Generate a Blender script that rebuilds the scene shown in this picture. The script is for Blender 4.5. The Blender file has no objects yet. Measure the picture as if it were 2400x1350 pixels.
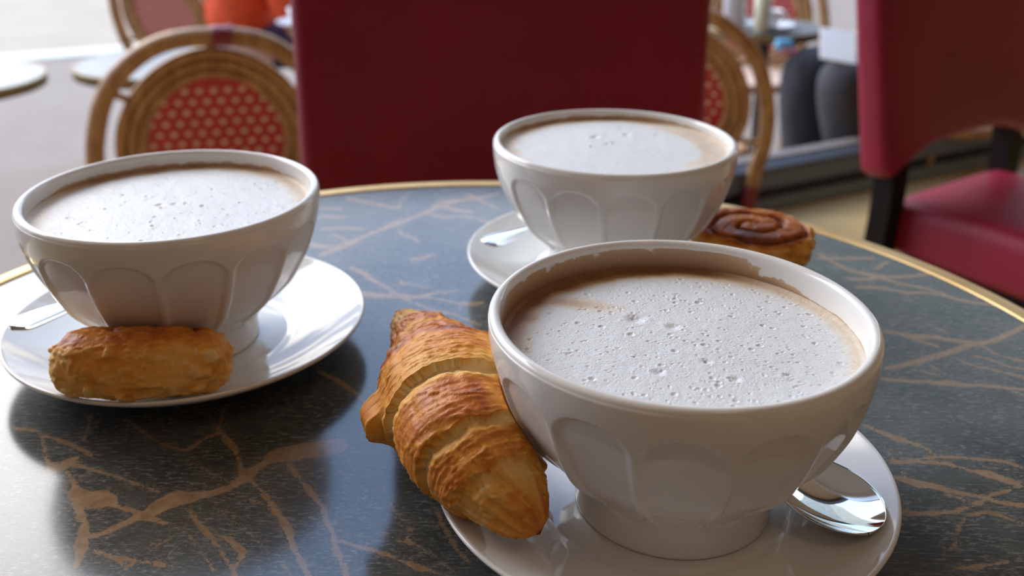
import bpy, bmesh, math, random
import numpy as np
from mathutils import Vector, Matrix

random.seed(5); rng = np.random.default_rng(11)
PI = math.pi
SC = bpy.context.scene
COL = SC.collection

# ------------------------------------------------------------------ camera
TZ = 0.74                                   # height of the cafe table top
CAM_H = TZ + 0.2470
PITCH, ROLL = 0.2574, 0.0090
cd = bpy.data.cameras.new('camera'); cam = bpy.data.objects.new('camera', cd); COL.objects.link(cam)
_F = Vector((0, math.cos(PITCH), -math.sin(PITCH))); _X0 = Vector((1, 0, 0)); _U0 = _X0.cross(_F)
_X = math.cos(ROLL)*_X0 + math.sin(ROLL)*_U0; _U = -math.sin(ROLL)*_X0 + math.cos(ROLL)*_U0
cam.matrix_world = Matrix(((_X.x, _U.x, -_F.x, 0), (_X.y, _U.y, -_F.y, 0), (_X.z, _U.z, -_F.z, CAM_H), (0, 0, 0, 1)))
cd.sensor_width = 36; cd.lens = 35.930; cd.shift_x = -0.00745; cd.shift_y = -0.16676; cd.clip_start = 0.02; cd.clip_end = 400
cd.dof.use_dof = True; cd.dof.focus_distance = 0.375; cd.dof.aperture_fstop = 10.0
SC.camera = cam

# ------------------------------------------------------------------ world: partly cloudy sky with a hazy sun ahead on the left
SUN_AZ, SUN_EL = math.radians(-47), math.radians(36)
SUN = Vector((math.sin(SUN_AZ)*math.cos(SUN_EL), math.cos(SUN_AZ)*math.cos(SUN_EL), math.sin(SUN_EL)))
wd = bpy.data.worlds.new('sky'); SC.world = wd; wd.use_nodes = True
nt = wd.node_tree; nt.nodes.clear(); N = nt.nodes; L = nt.links
def wn(t, **k):
    n = N.new(t)
    for a, b in k.items(): setattr(n, a, b)
    return n
tc = wn('ShaderNodeTexCoord')
sep = wn('ShaderNodeSeparateXYZ'); L.new(tc.outputs['Generated'], sep.inputs[0])
el = wn('ShaderNodeMapRange'); el.inputs['From Min'].default_value = 0.0; el.inputs['From Max'].default_value = 0.8
L.new(sep.outputs['Z'], el.inputs['Value'])
grad = wn('ShaderNodeMix', data_type='RGBA')
grad.inputs['A'].default_value = (1.02, 1.22, 1.58, 1); grad.inputs['B'].default_value = (0.88, 1.42, 2.50, 1)
L.new(el.outputs[0], grad.inputs['Factor'])
# clouds: noise in the plane of a cloud layer
zz = wn('ShaderNodeMath', operation='MAXIMUM'); zz.inputs[1].default_value = 0.0; L.new(sep.outputs['Z'], zz.inputs[0])
za = wn('ShaderNodeMath', operation='ADD'); za.inputs[1].default_value = 0.22; L.new(zz.outputs[0], za.inputs[0])
cx_ = wn('ShaderNodeMath', operation='DIVIDE'); L.new(sep.outputs['X'], cx_.inputs[0]); L.new(za.outputs[0], cx_.inputs[1])
cy_ = wn('ShaderNodeMath', operation='DIVIDE'); L.new(sep.outputs['Y'], cy_.inputs[0]); L.new(za.outputs[0], cy_.inputs[1])
cmb = wn('ShaderNodeCombineXYZ'); L.new(cx_.outputs[0], cmb.inputs[0]); L.new(cy_.outputs[0], cmb.inputs[1]); cmb.inputs[2].default_value = 3.7
ns = wn('ShaderNodeTexNoise'); ns.inputs['Scale'].default_value = 1.7; ns.inputs['Detail'].default_value = 6; ns.inputs['Roughness'].default_value = 0.55; ns.inputs['Distortion'].default_value = 0.35
L.new(cmb.outputs[0], ns.inputs['Vector'])
dotn = wn('ShaderNodeVectorMath', operation='DOT_PRODUCT'); L.new(tc.outputs['Generated'], dotn.inputs[0]); dotn.inputs[1].default_value = SUN
glow = wn('ShaderNodeMapRange', interpolation_type='SMOOTHSTEP'); glow.inputs['From Min'].default_value = 0.80; glow.inputs['From Max'].default_value = 1.0
L.new(dotn.outputs['Value'], glow.inputs['Value'])
cadd = wn('ShaderNodeMath', operation='MULTIPLY_ADD'); cadd.inputs[1].default_value = 0.22; L.new(glow.outputs[0], cadd.inputs[0]); L.new(ns.outputs['Fac'], cadd.inputs[2])
cm = wn('ShaderNodeMapRange', interpolation_type='SMOOTHSTEP'); cm.inputs['From Min'].default_value = 0.50; cm.inputs['From Max'].default_value = 0.66
L.new(cadd.outputs[0], cm.inputs['Value'])
cloud = wn('ShaderNodeMix', data_type='RGBA'); cloud.inputs['A'].default_value = (2.7, 2.65, 2.6, 1); cloud.inputs['B'].default_value = (7.8, 7.7, 7.7, 1)
L.new(glow.outputs[0], cloud.inputs['Factor'])
sky = wn('ShaderNodeMix', data_type='RGBA'); L.new(cm.outputs[0], sky.inputs['Factor']); L.new(grad.outputs['Result'], sky.inputs['A']); L.new(cloud.outputs['Result'], sky.inputs['B'])
bg = wn('ShaderNodeBackground'); bg.inputs['Strength'].default_value = 1.0; L.new(sky.outputs['Result'], bg.inputs['Color'])
ow = wn('ShaderNodeOutputWorld'); L.new(bg.outputs[0], ow.inputs[0])
wd.cycles.sampling_method = 'MANUAL'; wd.cycles.sample_map_resolution = 1024

SC.view_settings.view_transform = 'Standard'; SC.view_settings.look = 'None'
SC.view_settings.exposure = 0.30; SC.view_settings.gamma = 1.0; SC.view_settings.use_curve_mapping = False

# terrace front: the line where the floor meets the street (tangent TA, outward normal NO)
SLOPE = math.radians(29.02); TA = Vector((math.cos(SLOPE), math.sin(SLOPE), 0)); NO = Vector((-math.sin(SLOPE), math.cos(SLOPE), 0)); D0 = 2.043
PAVE = -0.32                                # street level
CEIL = 3.00; LINTEL = 2.80
def fr(a, n, z): return TA*a + NO*n + Vector((0, 0, z))    # along, outward, up

# lamps: window portal and two added warm fill lamps, unseen, under the ceiling
def area(name, loc, rot, sx, sy, power, col, portal=False):
    d = bpy.data.lights.new(name, 'AREA'); d.shape = 'RECTANGLE'; d.size = sx; d.size_y = sy; d.energy = power; d.color = col
    o = bpy.data.objects.new(name, d); COL.objects.link(o); o.location = loc; o.rotation_euler = rot
    if portal: d.cycles.is_portal = True
    return o
_p = area('opening_portal', fr(1.0, D0+0.12, 1.38), (0, 0, 0), 7.2, 2.9, 1, (1, 1, 1), True)
_p.rotation_euler = (-NO).to_track_quat('-Z', 'Y').to_euler()
INNER = []
for a_, n_ in ((-1.5, -0.9), (0.3, -0.9)):
    INNER.append(area('fill_lamp', fr(a_, n_, CEIL-0.03), (0, 0, 0), 0.5, 0.5, 2, (1.0, 0.74, 0.52)))

# ------------------------------------------------------------------ helpers
def obj(name, me, mat=None, parent=None, kind=None):
    o = bpy.data.objects.new(name, me); COL.objects.link(o)
    if mat is not None and len(me.materials) == 0: me.materials.append(mat)
    if parent is not None: o.parent = parent
    if kind: o['kind'] = kind
    return o
def thing(name, label, cat, loc=(0, 0, 0), rz=0, group=None):
    o = bpy.data.objects.new(name, None); COL.objects.link(o); o.location = loc; o.rotation_euler = (0, 0, rz); o.empty_display_size = 0.05
    return tag(o, label, cat, group)
def tag(o, label, cat, group=None):
    o['label'] = label; o['category'] = cat
    if group: o['group'] = group
    return o
def dup(root, loc, rz, label, group=None):
    r = root.copy(); COL.objects.link(r); r.location = loc; r.rotation_euler = (0, 0, rz); r['label'] = label
    if group: r['group'] = group
    for ch in list(root.children):
        c = ch.copy(); COL.objects.link(c); c.parent = r
        for g in list(ch.children):
            d = g.copy(); COL.objects.link(d); d.parent = c
    return r
def mesh(name, v, f, smooth=True):
    me = bpy.data.meshes.new(name)
    v = np.asarray(v, dtype=np.float32); me.from_pydata(v.tolist() if len(v) < 3000 else v, [], f if isinstance(f, list) else f.tolist()); 
    if smooth:
        me.polygons.foreach_set('use_smooth', np.ones(len(me.polygons), dtype=bool))
    me.update(); return me
def grid_faces(nu, nv, wrap_u=False, wrap_v=False, flip=False):
    """vertex (i, j) sits at i*nv + j"""
    I = np.arange(nu if wrap_u else nu-1); J = np.arange(nv if wrap_v else nv-1)
    i, j = np.meshgrid(I, J, indexing='ij'); i = i.ravel(); j = j.ravel(); i2 = (i+1) % nu; j2 = (j+1) % nv
    q = np.stack([i*nv+j, i2*nv+j, i2*nv+j2, i*nv+j2], 1)
    return q[:, ::-1] if flip else q
def attr(me, name, vals):
    a = me.attributes.new(name, 'FLOAT', 'POINT'); a.data.foreach_set('value', np.asarray(vals, dtype=np.float32).ravel())
def join(parts):
    V = []; Fc = []; n = 0
    for v, f in parts:
        V.append(np.asarray(v, float)); Fc += [[int(k)+n for k in q] for q in f]; n += len(v)
    return np.concatenate(V), Fc
def tube(path, rad, seg=10, closed=False, caps=True):
    P = np.asarray(path, float); n = len(P); R = np.broadcast_to(np.asarray(rad, float), (n,))
    T = np.roll(P, -1, 0)-np.roll(P, 1, 0) if closed else np.gradient(P, axis=0)
    T /= np.linalg.norm(T, axis=1)[:, None]+1e-12
    ref = np.array([0, 0, 1.0]) if abs(T[0][2]) < 0.9 else np.array([1.0, 0, 0])
    nrm = np.cross(T[0], ref); nrm /= np.linalg.norm(nrm); out = []
    for k in range(n):
        nrm = nrm-T[k]*np.dot(nrm, T[k]); nrm /= np.linalg.norm(nrm)+1e-12; b = np.cross(T[k], nrm)
        a = np.linspace(0, 2*PI, seg, endpoint=False)
        out.append(P[k]+R[k]*(np.cos(a)[:, None]*nrm+np.sin(a)[:, None]*b))
    v = np.concatenate(out); f = grid_faces(n, seg, wrap_u=closed, wrap_v=True).tolist()
    if caps and not closed:
        f.append(list(range(seg))); f.append(list(range((n-1)*seg, n*seg))[::-1])
    return v, f
def spline(pts, n=60, closed=False):
    P = np.asarray(pts, float); m = len(P)
    if closed: Q = np.concatenate([P[-1:], P, P[:2]]); segs = m
    else: Q = np.concatenate([2*P[:1]-P[1:2], P, 2*P[-1:]-P[-2:-1]]); segs = m-1
    t = np.linspace(0, segs, n, endpoint=not closed); k = np.minimum(t.astype(int), segs-1); u = (t-k)[:, None]
    a, b, c, d = Q[k], Q[k+1], Q[k+2], Q[k+3]
    return 0.5*((2*b)+(c-a)*u+(2*a-5*b+4*c-d)*u*u+(3*b-a-3*c+d)*u**3)
def lathe(prof, seg=96, cap0=False, cap1=False):
    p = np.asarray(prof, float); a = np.linspace(0, 2*PI, seg, endpoint=False)
    v = np.stack([p[:, 0][None, :]*np.cos(a)[:, None], p[:, 0][None, :]*np.sin(a)[:, None], np.broadcast_to(p[:, 1], (seg, len(p)))], -1).reshape(-1, 3)
    return v, grid_faces(seg, len(p), wrap_u=True).tolist()
def box(cx, cy, cz, sx, sy, sz, bev=0.0, seg=2, rot=None):
    bm = bmesh.new(); bmesh.ops.create_cube(bm, size=1.0)
    for v in bm.verts: v.co = Vector((v.co.x*sx, v.co.y*sy, v.co.z*sz))
    if bev > 0: bmesh.ops.bevel(bm, geom=bm.edges[:], offset=bev, segments=seg, affect='EDGES', profile=0.5)
    if rot is not None: bmesh.ops.transform(bm, matrix=rot, verts=bm.verts)
    bm.verts.index_update()
    v = np.array([list(x.co) for x in bm.verts])+np.array([cx, cy, cz]); f = [[q.index for q in fc.verts] for fc in bm.faces]; bm.free()
    return v, f
def M(name, parts, smooth=True, autos=None):
    v, f = join(parts) if isinstance(parts, list) else parts
    me = mesh(name, v, f, smooth)
    if autos is not None: me.set_sharp_from_angle(angle=math.radians(autos))
    return me
def smooth01(x, a, b):
    t = np.clip((np.asarray(x, float)-a)/(b-a), 0, 1); return t*t*(3-2*t)
# value noise in 3-D
_TAB = np.random.default_rng(3).random((64, 64, 64))
def vnoise(p):
    p = np.asarray(p, float); i = np.floor(p).astype(int); f = p-i; f = f*f*(3-2*f); r = 0
    for dx in (0, 1):
        for dy in (0, 1):
            for dz in (0, 1):
                w = (f[..., 0] if dx else 1-f[..., 0])*(f[..., 1] if dy else 1-f[..., 1])*(f[..., 2] if dz else 1-f[..., 2])
                r = r+w*_TAB[(i[..., 0]+dx) % 64, (i[..., 1]+dy) % 64, (i[..., 2]+dz) % 64]
    return r
def fbm(p, o=4):
    p = np.asarray(p, float); r = 0; a = 0.5; s = 0
    for k in range(o): r = r+a*vnoise(p*2**k+17.3*k); s += a; a *= 0.5
    return r/s
def disc_map(n):
    """square grid mapped to the unit disc, evenly spaced"""
    u = np.linspace(-1, 1, n); a, b = np.meshgrid(u, u, indexing='ij'); r = np.where(np.abs(a) > np.abs(b), a, b)
    with np.errstate(divide='ignore', invalid='ignore'):
        ph = np.where(np.abs(a) > np.abs(b), (PI/4)*(b/np.where(a == 0, 1, a)), PI/2-(PI/4)*(a/np.where(b == 0, 1, b)))
    return (r*np.cos(ph)).ravel(), (r*np.sin(ph)).ravel()

# ------------------------------------------------------------------ materials
class NT:
    def __init__(s, name):
        s.m = bpy.data.materials.new(name); s.m.use_nodes = True; s.t = s.m.node_tree; s.n = s.t.nodes; s.l = s.t.links; s.b = s.n['Principled BSDF']
    def new(s, t, **k):
        n = s.n.new(t)
        for a, b in k.items(): setattr(n, a, b)
        return n
    def set(s, **k):
        for a, b in k.items(): s.b.inputs[a.replace('_', ' ')].default_value = b
        return s
    def coord(s, out='Object'): return s.new('ShaderNodeTexCoord').outputs[out]
    def mapping(s, scale, rot=(0, 0, 0), loc=(0, 0, 0), out='Object'):
        m = s.new('ShaderNodeMapping'); s.l.new(s.coord(out), m.inputs['Vector']); m.inputs['Scale'].default_value = scale; m.inputs['Rotation'].default_value = rot; m.inputs['Location'].default_value = loc
        return m.outputs[0]
    def noise(s, scale, detail=4, rough=0.55, vec=None, dist=0.0, out='Fac'):
        n = s.new('ShaderNodeTexNoise'); n.inputs['Scale'].default_value = scale; n.inputs['Detail'].default_value = detail; n.inputs['Roughness'].default_value = rough; n.inputs['Distortion'].default_value = dist
        s.l.new(vec if vec is not None else s.coord(), n.inputs['Vector']); return n.outputs[out]
    def voro(s, scale, feature='F1', vec=None, out='Distance', rnd=1.0):
        n = s.new('ShaderNodeTexVoronoi', feature=feature); n.inputs['Scale'].default_value = scale; n.inputs['Randomness'].default_value = rnd
        s.l.new(vec if vec is not None else s.coord(), n.inputs['Vector']); return n.outputs[out]
    def ramp(s, fac, stops, interp='LINEAR'):
        r = s.new('ShaderNodeValToRGB'); r.color_ramp.interpolation = interp; e = r.color_ramp.elements
        while len(e) < len(stops): e.new(0.5)
        for k, (p, c) in enumerate(stops): e[k].position = p; e[k].color = (*c, 1) if len(c) == 3 else c
        s.l.new(fac, r.inputs[0]); return r.outputs[0]
    def mr(s, v, a, b, c=0.0, d=1.0, sm=False):
        r = s.new('ShaderNodeMapRange'); 
        if sm: r.interpolation_type = 'SMOOTHSTEP'
        r.inputs['From Min'].default_value = a; r.inputs['From Max'].default_value = b; r.inputs['To Min'].default_value = c; r.inputs['To Max'].default_value = d
        s.l.new(v, r.inputs['Value']); return r.outputs[0]
    def math(s, op, a, b=None):
        m = s.new('ShaderNodeMath', operation=op)
        for k, x in enumerate((a, b)):
            if x is None: continue
            if isinstance(x, (int, float)): m.inputs[k].default_value = x
            else: s.l.new(x, m.inputs[k])
        return m.outputs[0]
    def mix(s, f, a, b, mode='MIX'):
        m = s.new('ShaderNodeMix', data_type='RGBA', blend_type=mode)
        for k, x in (('Factor', f), ('A', a), ('B', b)):
            i = m.inputs[k] if k == 'Factor' else [q for q in m.inputs if q.name == k and q.type == 'RGBA'][0]
            if isinstance(x, (int, float)): i.default_value = x
            elif isinstance(x, tuple): i.default_value = (*x, 1)
            else: s.l.new(x, i)
        return [q for q in m.outputs if q.type == 'RGBA'][0]
    def attr(s, name): return s.new('ShaderNodeAttribute', attribute_name=name).outputs['Fac']
    def col(s, o): s.l.new(o, s.b.inputs['Base Color']); return s
    def inp(s, name, o): s.l.new(o, s.b.inputs[name]); return s
    def bump(s, h, strength=0.3, dist=0.002):
        b = s.new('ShaderNodeBump'); b.inputs['Strength'].default_value = strength; b.inputs['Distance'].default_value = dist
        s.l.new(h, b.inputs['Height']); s.l.new(b.outputs[0], s.b.inputs['Normal']); return s
def plain(name, c, rough=0.5, metal=0.0, var=0.08, nscale=40, coat=0.0, bump=0.0, spec=0.5):
    t = NT(name); t.set(Roughness=rough, Metallic=metal, Coat_Weight=coat, Specular_IOR_Level=spec)
    n = t.noise(nscale); d = tuple(x*(1-var) for x in c); e = tuple(min(1, x*(1+var)) for x in c)
    t.col(t.ramp(n, [(0.3, d), (0.7, e)]))
    if bump: t.bump(n, bump, 0.002)
    return t.m

# glazed white porcelain; 'stain' is the coffee left on the inner wall of a bowl
t = NT('white_porcelain'); t.set(Roughness=0.07, Specular_IOR_Level=0.5, Coat_Weight=0.0)
st = t.attr('stain'); nz = t.noise(330, 5, 0.6); nz2 = t.noise(90, 3)
edge = t.math('ADD', st, t.math('MULTIPLY', t.math('SUBTRACT', nz2, 0.5), 1.1)); edge = t.math('ADD', edge, t.math('MULTIPLY', t.math('SUBTRACT', nz, 0.5), 0.5))
msk = t.mr(edge, 0.42, 0.52, sm=True)
brown = t.ramp(st, [(0.45, (0.60, 0.44, 0.28)), (0.75, (0.47, 0.29, 0.155)), (1.0, (0.27, 0.125, 0.05))])
t.col(t.mix(msk, (0.83, 0.83, 0.82), brown)); t.inp('Roughness', t.mr(msk, 0, 1, 0.07, 0.35)); PORC = t.m
t = NT('white_saucer_glaze'); t.set(Roughness=0.06); t.col(t.ramp(t.noise(6), [(0.3, (0.81, 0.82, 0.82)), (0.7, (0.84, 0.84, 0.83))])); SAUCER = t.m
# milk foam
t = NT('milk_foam'); t.set(Roughness=0.42, Specular_IOR_Level=0.45, Subsurface_Weight=0.12, Subsurface_Radius=(0.004, 0.003, 0.0022), Subsurface_Scale=0.5)
cr = t.attr('crema'); nn = t.noise(160, 5, 0.62); cf = t.math('ADD', cr, t.math('MULTIPLY', t.math('SUBTRACT', nn, 0.5), 0.28))
c1 = t.ramp(cf, [(0.0, (0.82, 0.86, 0.91)), (0.20, (0.83, 0.85, 0.87)), (0.42, (0.80, 0.71, 0.60)), (0.66, (0.62, 0.45, 0.30)), (1.0, (0.27, 0.13, 0.055))])
vb = t.voro(700); vb2 = t.voro(1500)
pit = t.math('ADD', t.math('MULTIPLY', t.mr(vb, 0.0, 0.5), 0.6), t.math('MULTIPLY', t.mr(vb2, 0.0, 0.5), 0.4))
t.col(c1); t.bump(pit, 0.32, 0.0006); FOAM = t.m
# baked dough: 'bake' 0 pale .. 1 dark crust
t = NT('baked_pastry'); t.set(Roughness=0.42, Specular_IOR_Level=0.35, Coat_Weight=0.0)
bk = t.attr('bake'); n1 = t.noise(210, 6, 0.65); n2 = t.noise(60, 4, 0.6)
bf = t.math('ADD', bk, t.math('ADD', t.math('MULTIPLY', t.math('SUBTRACT', n1, 0.5), 0.30), t.math('MULTIPLY', t.math('SUBTRACT', n2, 0.5), 0.30)))
t.col(t.ramp(bf, [(0.0, (0.86, 0.62, 0.28)), (0.22, (0.86, 0.48, 0.115)), (0.48, (0.76, 0.30, 0.034)), (0.74, (0.50, 0.125, 0.012)), (1.0, (0.18, 0.04, 0.010))]))
t.inp('Roughness', t.mr(bf, 0.2, 0.9, 0.62, 0.36)); t.bump(t.math('ADD', n1, t.noise(700, 3)), 0.35, 0.0008); PASTRY = t.m
t = NT('polished_steel'); t.set(Metallic=1.0, Roughness=0.05); t.col(t.ramp(t.noise(120), [(0.3, (0.78, 0.78, 0.77)), (0.7, (0.84, 0.84, 0.83))])); STEEL = t.m
# marbled laminate: 'vein' holds the distance (cm) to the nearest tan vein
t = NT('marbled_laminate'); t.set(Roughness=0.15, Specular_IOR_Level=0.62)
vn = t.attr('vein'); v1 = t.noise(150, 6, 0.68); v2 = t.noise(700, 3, 0.6); v3 = t.noise(30, 4)
fz = t.math('ADD', vn, t.math('ADD', t.math('MULTIPLY', t.math('SUBTRACT', v1, 0.5), 0.62), t.math('MULTIPLY', t.math('SUBTRACT', v2, 0.5), 0.30)))
vm = t.mr(fz, -0.03, 0.035, 1.0, 0.0, sm=True)
warp = t.new('ShaderNodeVectorMath', operation='MULTIPLY_ADD'); t.l.new(t.noise(14, 4, out='Color'), warp.inputs[0]); warp.inputs[1].default_value = (0.06, 0.06, 0.0); t.l.new(t.coord(), warp.inputs[2])
hair = t.voro(26, 'DISTANCE_TO_EDGE', vec=warp.outputs[0]); hm = t.math('MULTIPLY', t.mr(hair, 0.0, 0.022, 1, 0, sm=True), t.mr(t.noise(17, 4), 0.52, 0.66, sm=True)); hm = t.math('MULTIPLY', hm, t.mr(v1, 0.38, 0.58))
stq = t.noise(1.0, 5, 0.72, vec=t.mapping((260, 620, 300), (0, 0, 0.35)))
speck = t.mr(stq, 0.50, 0.66, sm=True); speck = t.math('MULTIPLY', speck, t.mr(t.noise(45, 5, 0.6), 0.34, 0.62))
mot = t.noise(1.0, 4, 0.6, vec=t.mapping((60, 150, 60), (0, 0, 0.25)))
base = t.ramp(v3, [(0.3, (0.034, 0.042, 0.042)), (0.55, (0.056, 0.067, 0.066)), (0.75, (0.082, 0.090, 0.086))])
base = t.mix(t.mr(mot, 0.50, 0.75, 0.0, 0.55), base, (0.115, 0.115, 0.108)); base = t.mix(t.mr(mot, 0.46, 0.28, 0.0, 0.5), base, (0.095, 0.070, 0.050)); base = t.mix(speck, base, (0.23, 0.235, 0.23)); stk = t.noise(1.0, 5, 0.7, vec=t.mapping((110, 900, 200), (0, 0, 0.12))); base = t.mix(t.math('MULTIPLY', t.mr(stk, 0.53, 0.68, sm=True), t.mr(t.noise(11, 3), 0.38, 0.60, 0.25, 1.0)), base, (0.25, 0.255, 0.24))
halo = t.math('MULTIPLY', t.mr(fz, 0.0, 0.55, 0.5, 0.0), t.mr(v2, 0.5, 0.62))
base = t.mix(t.math('MULTIPLY', hm, 0.75), base, (0.27, 0.22, 0.17)); base = t.mix(halo, base, (0.26, 0.20, 0.15))
t.col(t.mix(vm, base, t.ramp(v1, [(0.3, (0.22, 0.135, 0.075)), (0.7, (0.37, 0.26, 0.165))]))); t.inp('Roughness', t.mr(v2, 0.3, 0.7, 0.13, 0.19)); LAM = t.m
t = NT('brushed_brass'); t.set(Metallic=0.85, Roughness=0.48); t.col(t.ramp(t.noise(25, 3), [(0.3, (0.66, 0.44, 0.19)), (0.7, (0.80, 0.59, 0.30))])); BRASS = t.m
IRON = plain('black_iron', (0.012, 0.012, 0.013), 0.45, 0.0)
BLACKWOOD = plain('black_stained_wood', (0.008, 0.006, 0.005), 0.6, spec=0.12)
t = NT('burgundy_leather'); t.set(Roughness=0.45, Specular_IOR_Level=0.27)
t.col(t.ramp(t.noise(9, 4), [(0.3, (0.215, 0.010, 0.030)), (0.7, (0.26, 0.014, 0.040))])); t.bump(t.voro(420), 0.10, 0.001); LEATHER = t.m
t = NT('rattan_cane'); t.set(Roughness=0.38, Specular_IOR_Level=0.5)
t.col(t.ramp(t.noise(1.0, 5, 0.6, vec=t.mapping((40, 40, 14))), [(0.3, (0.24, 0.105, 0.032)), (0.55, (0.40, 0.205, 0.072)), (0.75, (0.52, 0.31, 0.135))])); CANE = t.m
WEAVE_RED = plain('red_woven_cane', (0.42, 0.008, 0.012), 0.4, var=0.2, nscale=120, bump=0.2)
WEAVE_CREAM = plain('cream_woven_cane', (0.74, 0.55, 0.42), 0.45, var=0.1)
WEAVE_ROSE = plain('rose_woven_cane', (0.56, 0.27, 0.21), 0.45, var=0.1)
WEAVE_PINK = plain('faded_pink_woven_cane', (0.42, 0.12, 0.085), 0.45, var=0.15, nscale=90, bump=0.2)
BIND = plain('dark_red_binding', (0.20, 0.018, 0.022), 0.4)
t = NT('grey_table_laminate'); t.set(Roughness=0.35); t.col(t.ramp(t.noise(18, 5), [(0.3, (0.10, 0.11, 0.115)), (0.7, (0.19, 0.195, 0.20))])); GREYTOP = t.m
t = NT('pavement_concrete'); t.set(Roughness=0.8); pn = t.noise(5, 6, 0.6); t.col(t.ramp(pn, [(0.3, (0.212, 0.158, 0.118)), (0.7, (0.254, 0.192, 0.146))])); t.bump(t.noise(120, 4), 0.2, 0.003); PAVM = t.m
t = NT('pale_road'); t.set(Roughness=0.85); t.col(t.ramp(t.noise(2, 6, 0.6), [(0.3, (0.345, 0.265, 0.185)), (0.7, (0.39, 0.305, 0.22))])); ROAD = t.m
t = NT('kerb_stone'); t.set(Roughness=0.75); t.col(t.ramp(t.noise(8, 5), [(0.3, (0.50, 0.45, 0.36)), (0.7, (0.60, 0.54, 0.45))])); KERB = t.m
t = NT('oak_floor'); t.set(Roughness=0.35); t.col(t.ramp(t.noise(1.0, 6, 0.6, vec=t.mapping((3, 40, 3), (0, 0, -SLOPE))), [(0.3, (0.46, 0.32, 0.14)), (0.7, (0.62, 0.46, 0.23))])); OAK = t.m
ALU = plain('blue_grey_aluminium', (0.115, 0.140, 0.175), 0.45, 0.0, var=0.05)
ALU_D = plain('dark_grey_aluminium', (0.105, 0.135, 0.19), 0.45, 0.0, var=0.05)
ALU_G = plain('green_grey_aluminium', (0.165, 0.23, 0.26), 0.45, 0.0, var=0.05)
STONE = plain('threshold_stone', (0.30, 0.27, 0.25), 0.6)
PLASTER = plain('warm_plaster', (0.36, 0.25, 0.17), 0.8, var=0.05, nscale=3)
CEILM = plain('ceiling_plaster', (0.50, 0.44, 0.37), 0.8, var=0.04, nscale=3)
NEAR_BLACK = plain('near_black', (0.008, 0.008, 0.010), 0.6)
FACADE = plain('grey_green_render', (0.36, 0.375, 0.32), 0.8, var=0.15, nscale=1.2)
# ================================================================== SETTING
def quadbox(name, a0, a1, n0, n1, z0, z1, mat, kind='structure', bev=0.0):
    bm = bmesh.new()
    for z in (z0, z1):
        for a, n in ((a0, n0), (a1, n0), (a1, n1), (a0, n1)): bm.verts.new(fr(a, n, z))
    v = list(bm.verts)
    for q in ((3, 2, 1, 0), (4, 5, 6, 7), (0, 1, 5, 4), (1, 2, 6, 5), (2, 3, 7, 6), (3, 0, 4, 7)): bm.faces.new([v[k] for k in q])
    if bev: bmesh.ops.bevel(bm, geom=bm.edges[:], offset=bev, segments=2, affect='EDGES')
    me = bpy.data.meshes.new(name); bm.to_mesh(me); bm.free()
    return obj(name, me, mat, None, kind)
A0, A1, NB = -2.6, 4.6, -2.4                       # room: along the front, and its back wall
quadbox('floor', A0, A1, NB, D0, PAVE-0.05, 0.0, OAK)
quadbox('ceiling', A0-0.2, A1+0.2, NB-0.2, D0+0.22, CEIL, CEIL+0.2, CEILM)
quadbox('wall_back', A0, A1, NB-0.2, NB, 0.0, CEIL, PLASTER)
quadbox('wall_left', A0-0.2, A0, NB-0.2, D0+0.22, PAVE, CEIL, PLASTER)
quadbox('wall_right', A1, A1+0.2, NB-0.2, D0+0.22, PAVE, CEIL, PLASTER)
quadbox('trim_1', A0, A1, D0+0.02, D0+0.22, LINTEL, CEIL, ALU_D)      # lintel over the opening
def ground(name, n0, n1, z, mat):
    v = [fr(-25, n0, z), fr(25, n0, z), fr(25, n1, z), fr(-25, n1, z)]
    return obj(name, mesh(name, [list(p) for p in v], [[0, 1, 2, 3]], False), mat, None, 'structure')
ground('pavement', D0-0.3, 6.9, PAVE, PAVM)
quadbox('kerb', -25, 25, 6.9, 7.18, PAVE-0.2, PAVE+0.012, KERB, bev=0.01)
ground('road', 7.1, 40, PAVE-0.10, ROAD)
# stone house across the street, unseen on the right, raised to darken table reflections
quadbox('wall_far', 12.2, 24, 13.5, 20, PAVE-0.1, 17.0, FACADE)
# sliding front: a low stack of aluminium rails along the floor edge
win = bpy.data.objects.new('window_1', None); COL.objects.link(win); win['kind'] = 'structure'
R0, R1 = 0.62, A1
for nm, n0, n1, z0, z1, mt in (('threshold_rail', D0, D0+0.035, -0.02, 0.038, ALU_G), ('gap_shade', D0+0.018, D0+0.07, 0.0, 0.070, NEAR_BLACK),  # black strip paints the shade in the gap between the rails
                               ('bottom_rail', D0+0.004, D0+0.03, 0.066, 0.127, ALU_D), ('sill_core', D0+0.03, D0+0.07, -0.3, 0.120, ALU_D), ('outer_ledge', D0+0.066, D0+0.12, PAVE, 0.060, STONE)):
    o = quadbox(nm, R0, R1, n0, n1, z0, z1, mt, None, 0.004); o.parent = win
for nm, n0, n1, zf, zb, zl, mt in (('sloped_cap', 0.004, 0.030, 0.127, 0.143, 0.112, ALU), ('ledge_cap', 0.038, 0.064, 0.146, 0.152, 0.10, STONE)):
    q = [fr(a_, D0+n_, z_) for a_ in (R0, R1) for n_, z_ in ((n0, zl), (n0, zf), (n1, zb), (n1, zl))]
    o = obj(nm, mesh(nm, [list(x) for x in q], [[0, 1, 2, 3], [7, 6, 5, 4], [1, 5, 6, 2], [0, 4, 5, 1], [2, 6, 7, 3], [3, 7, 4, 0]], False), mt, win)
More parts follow.
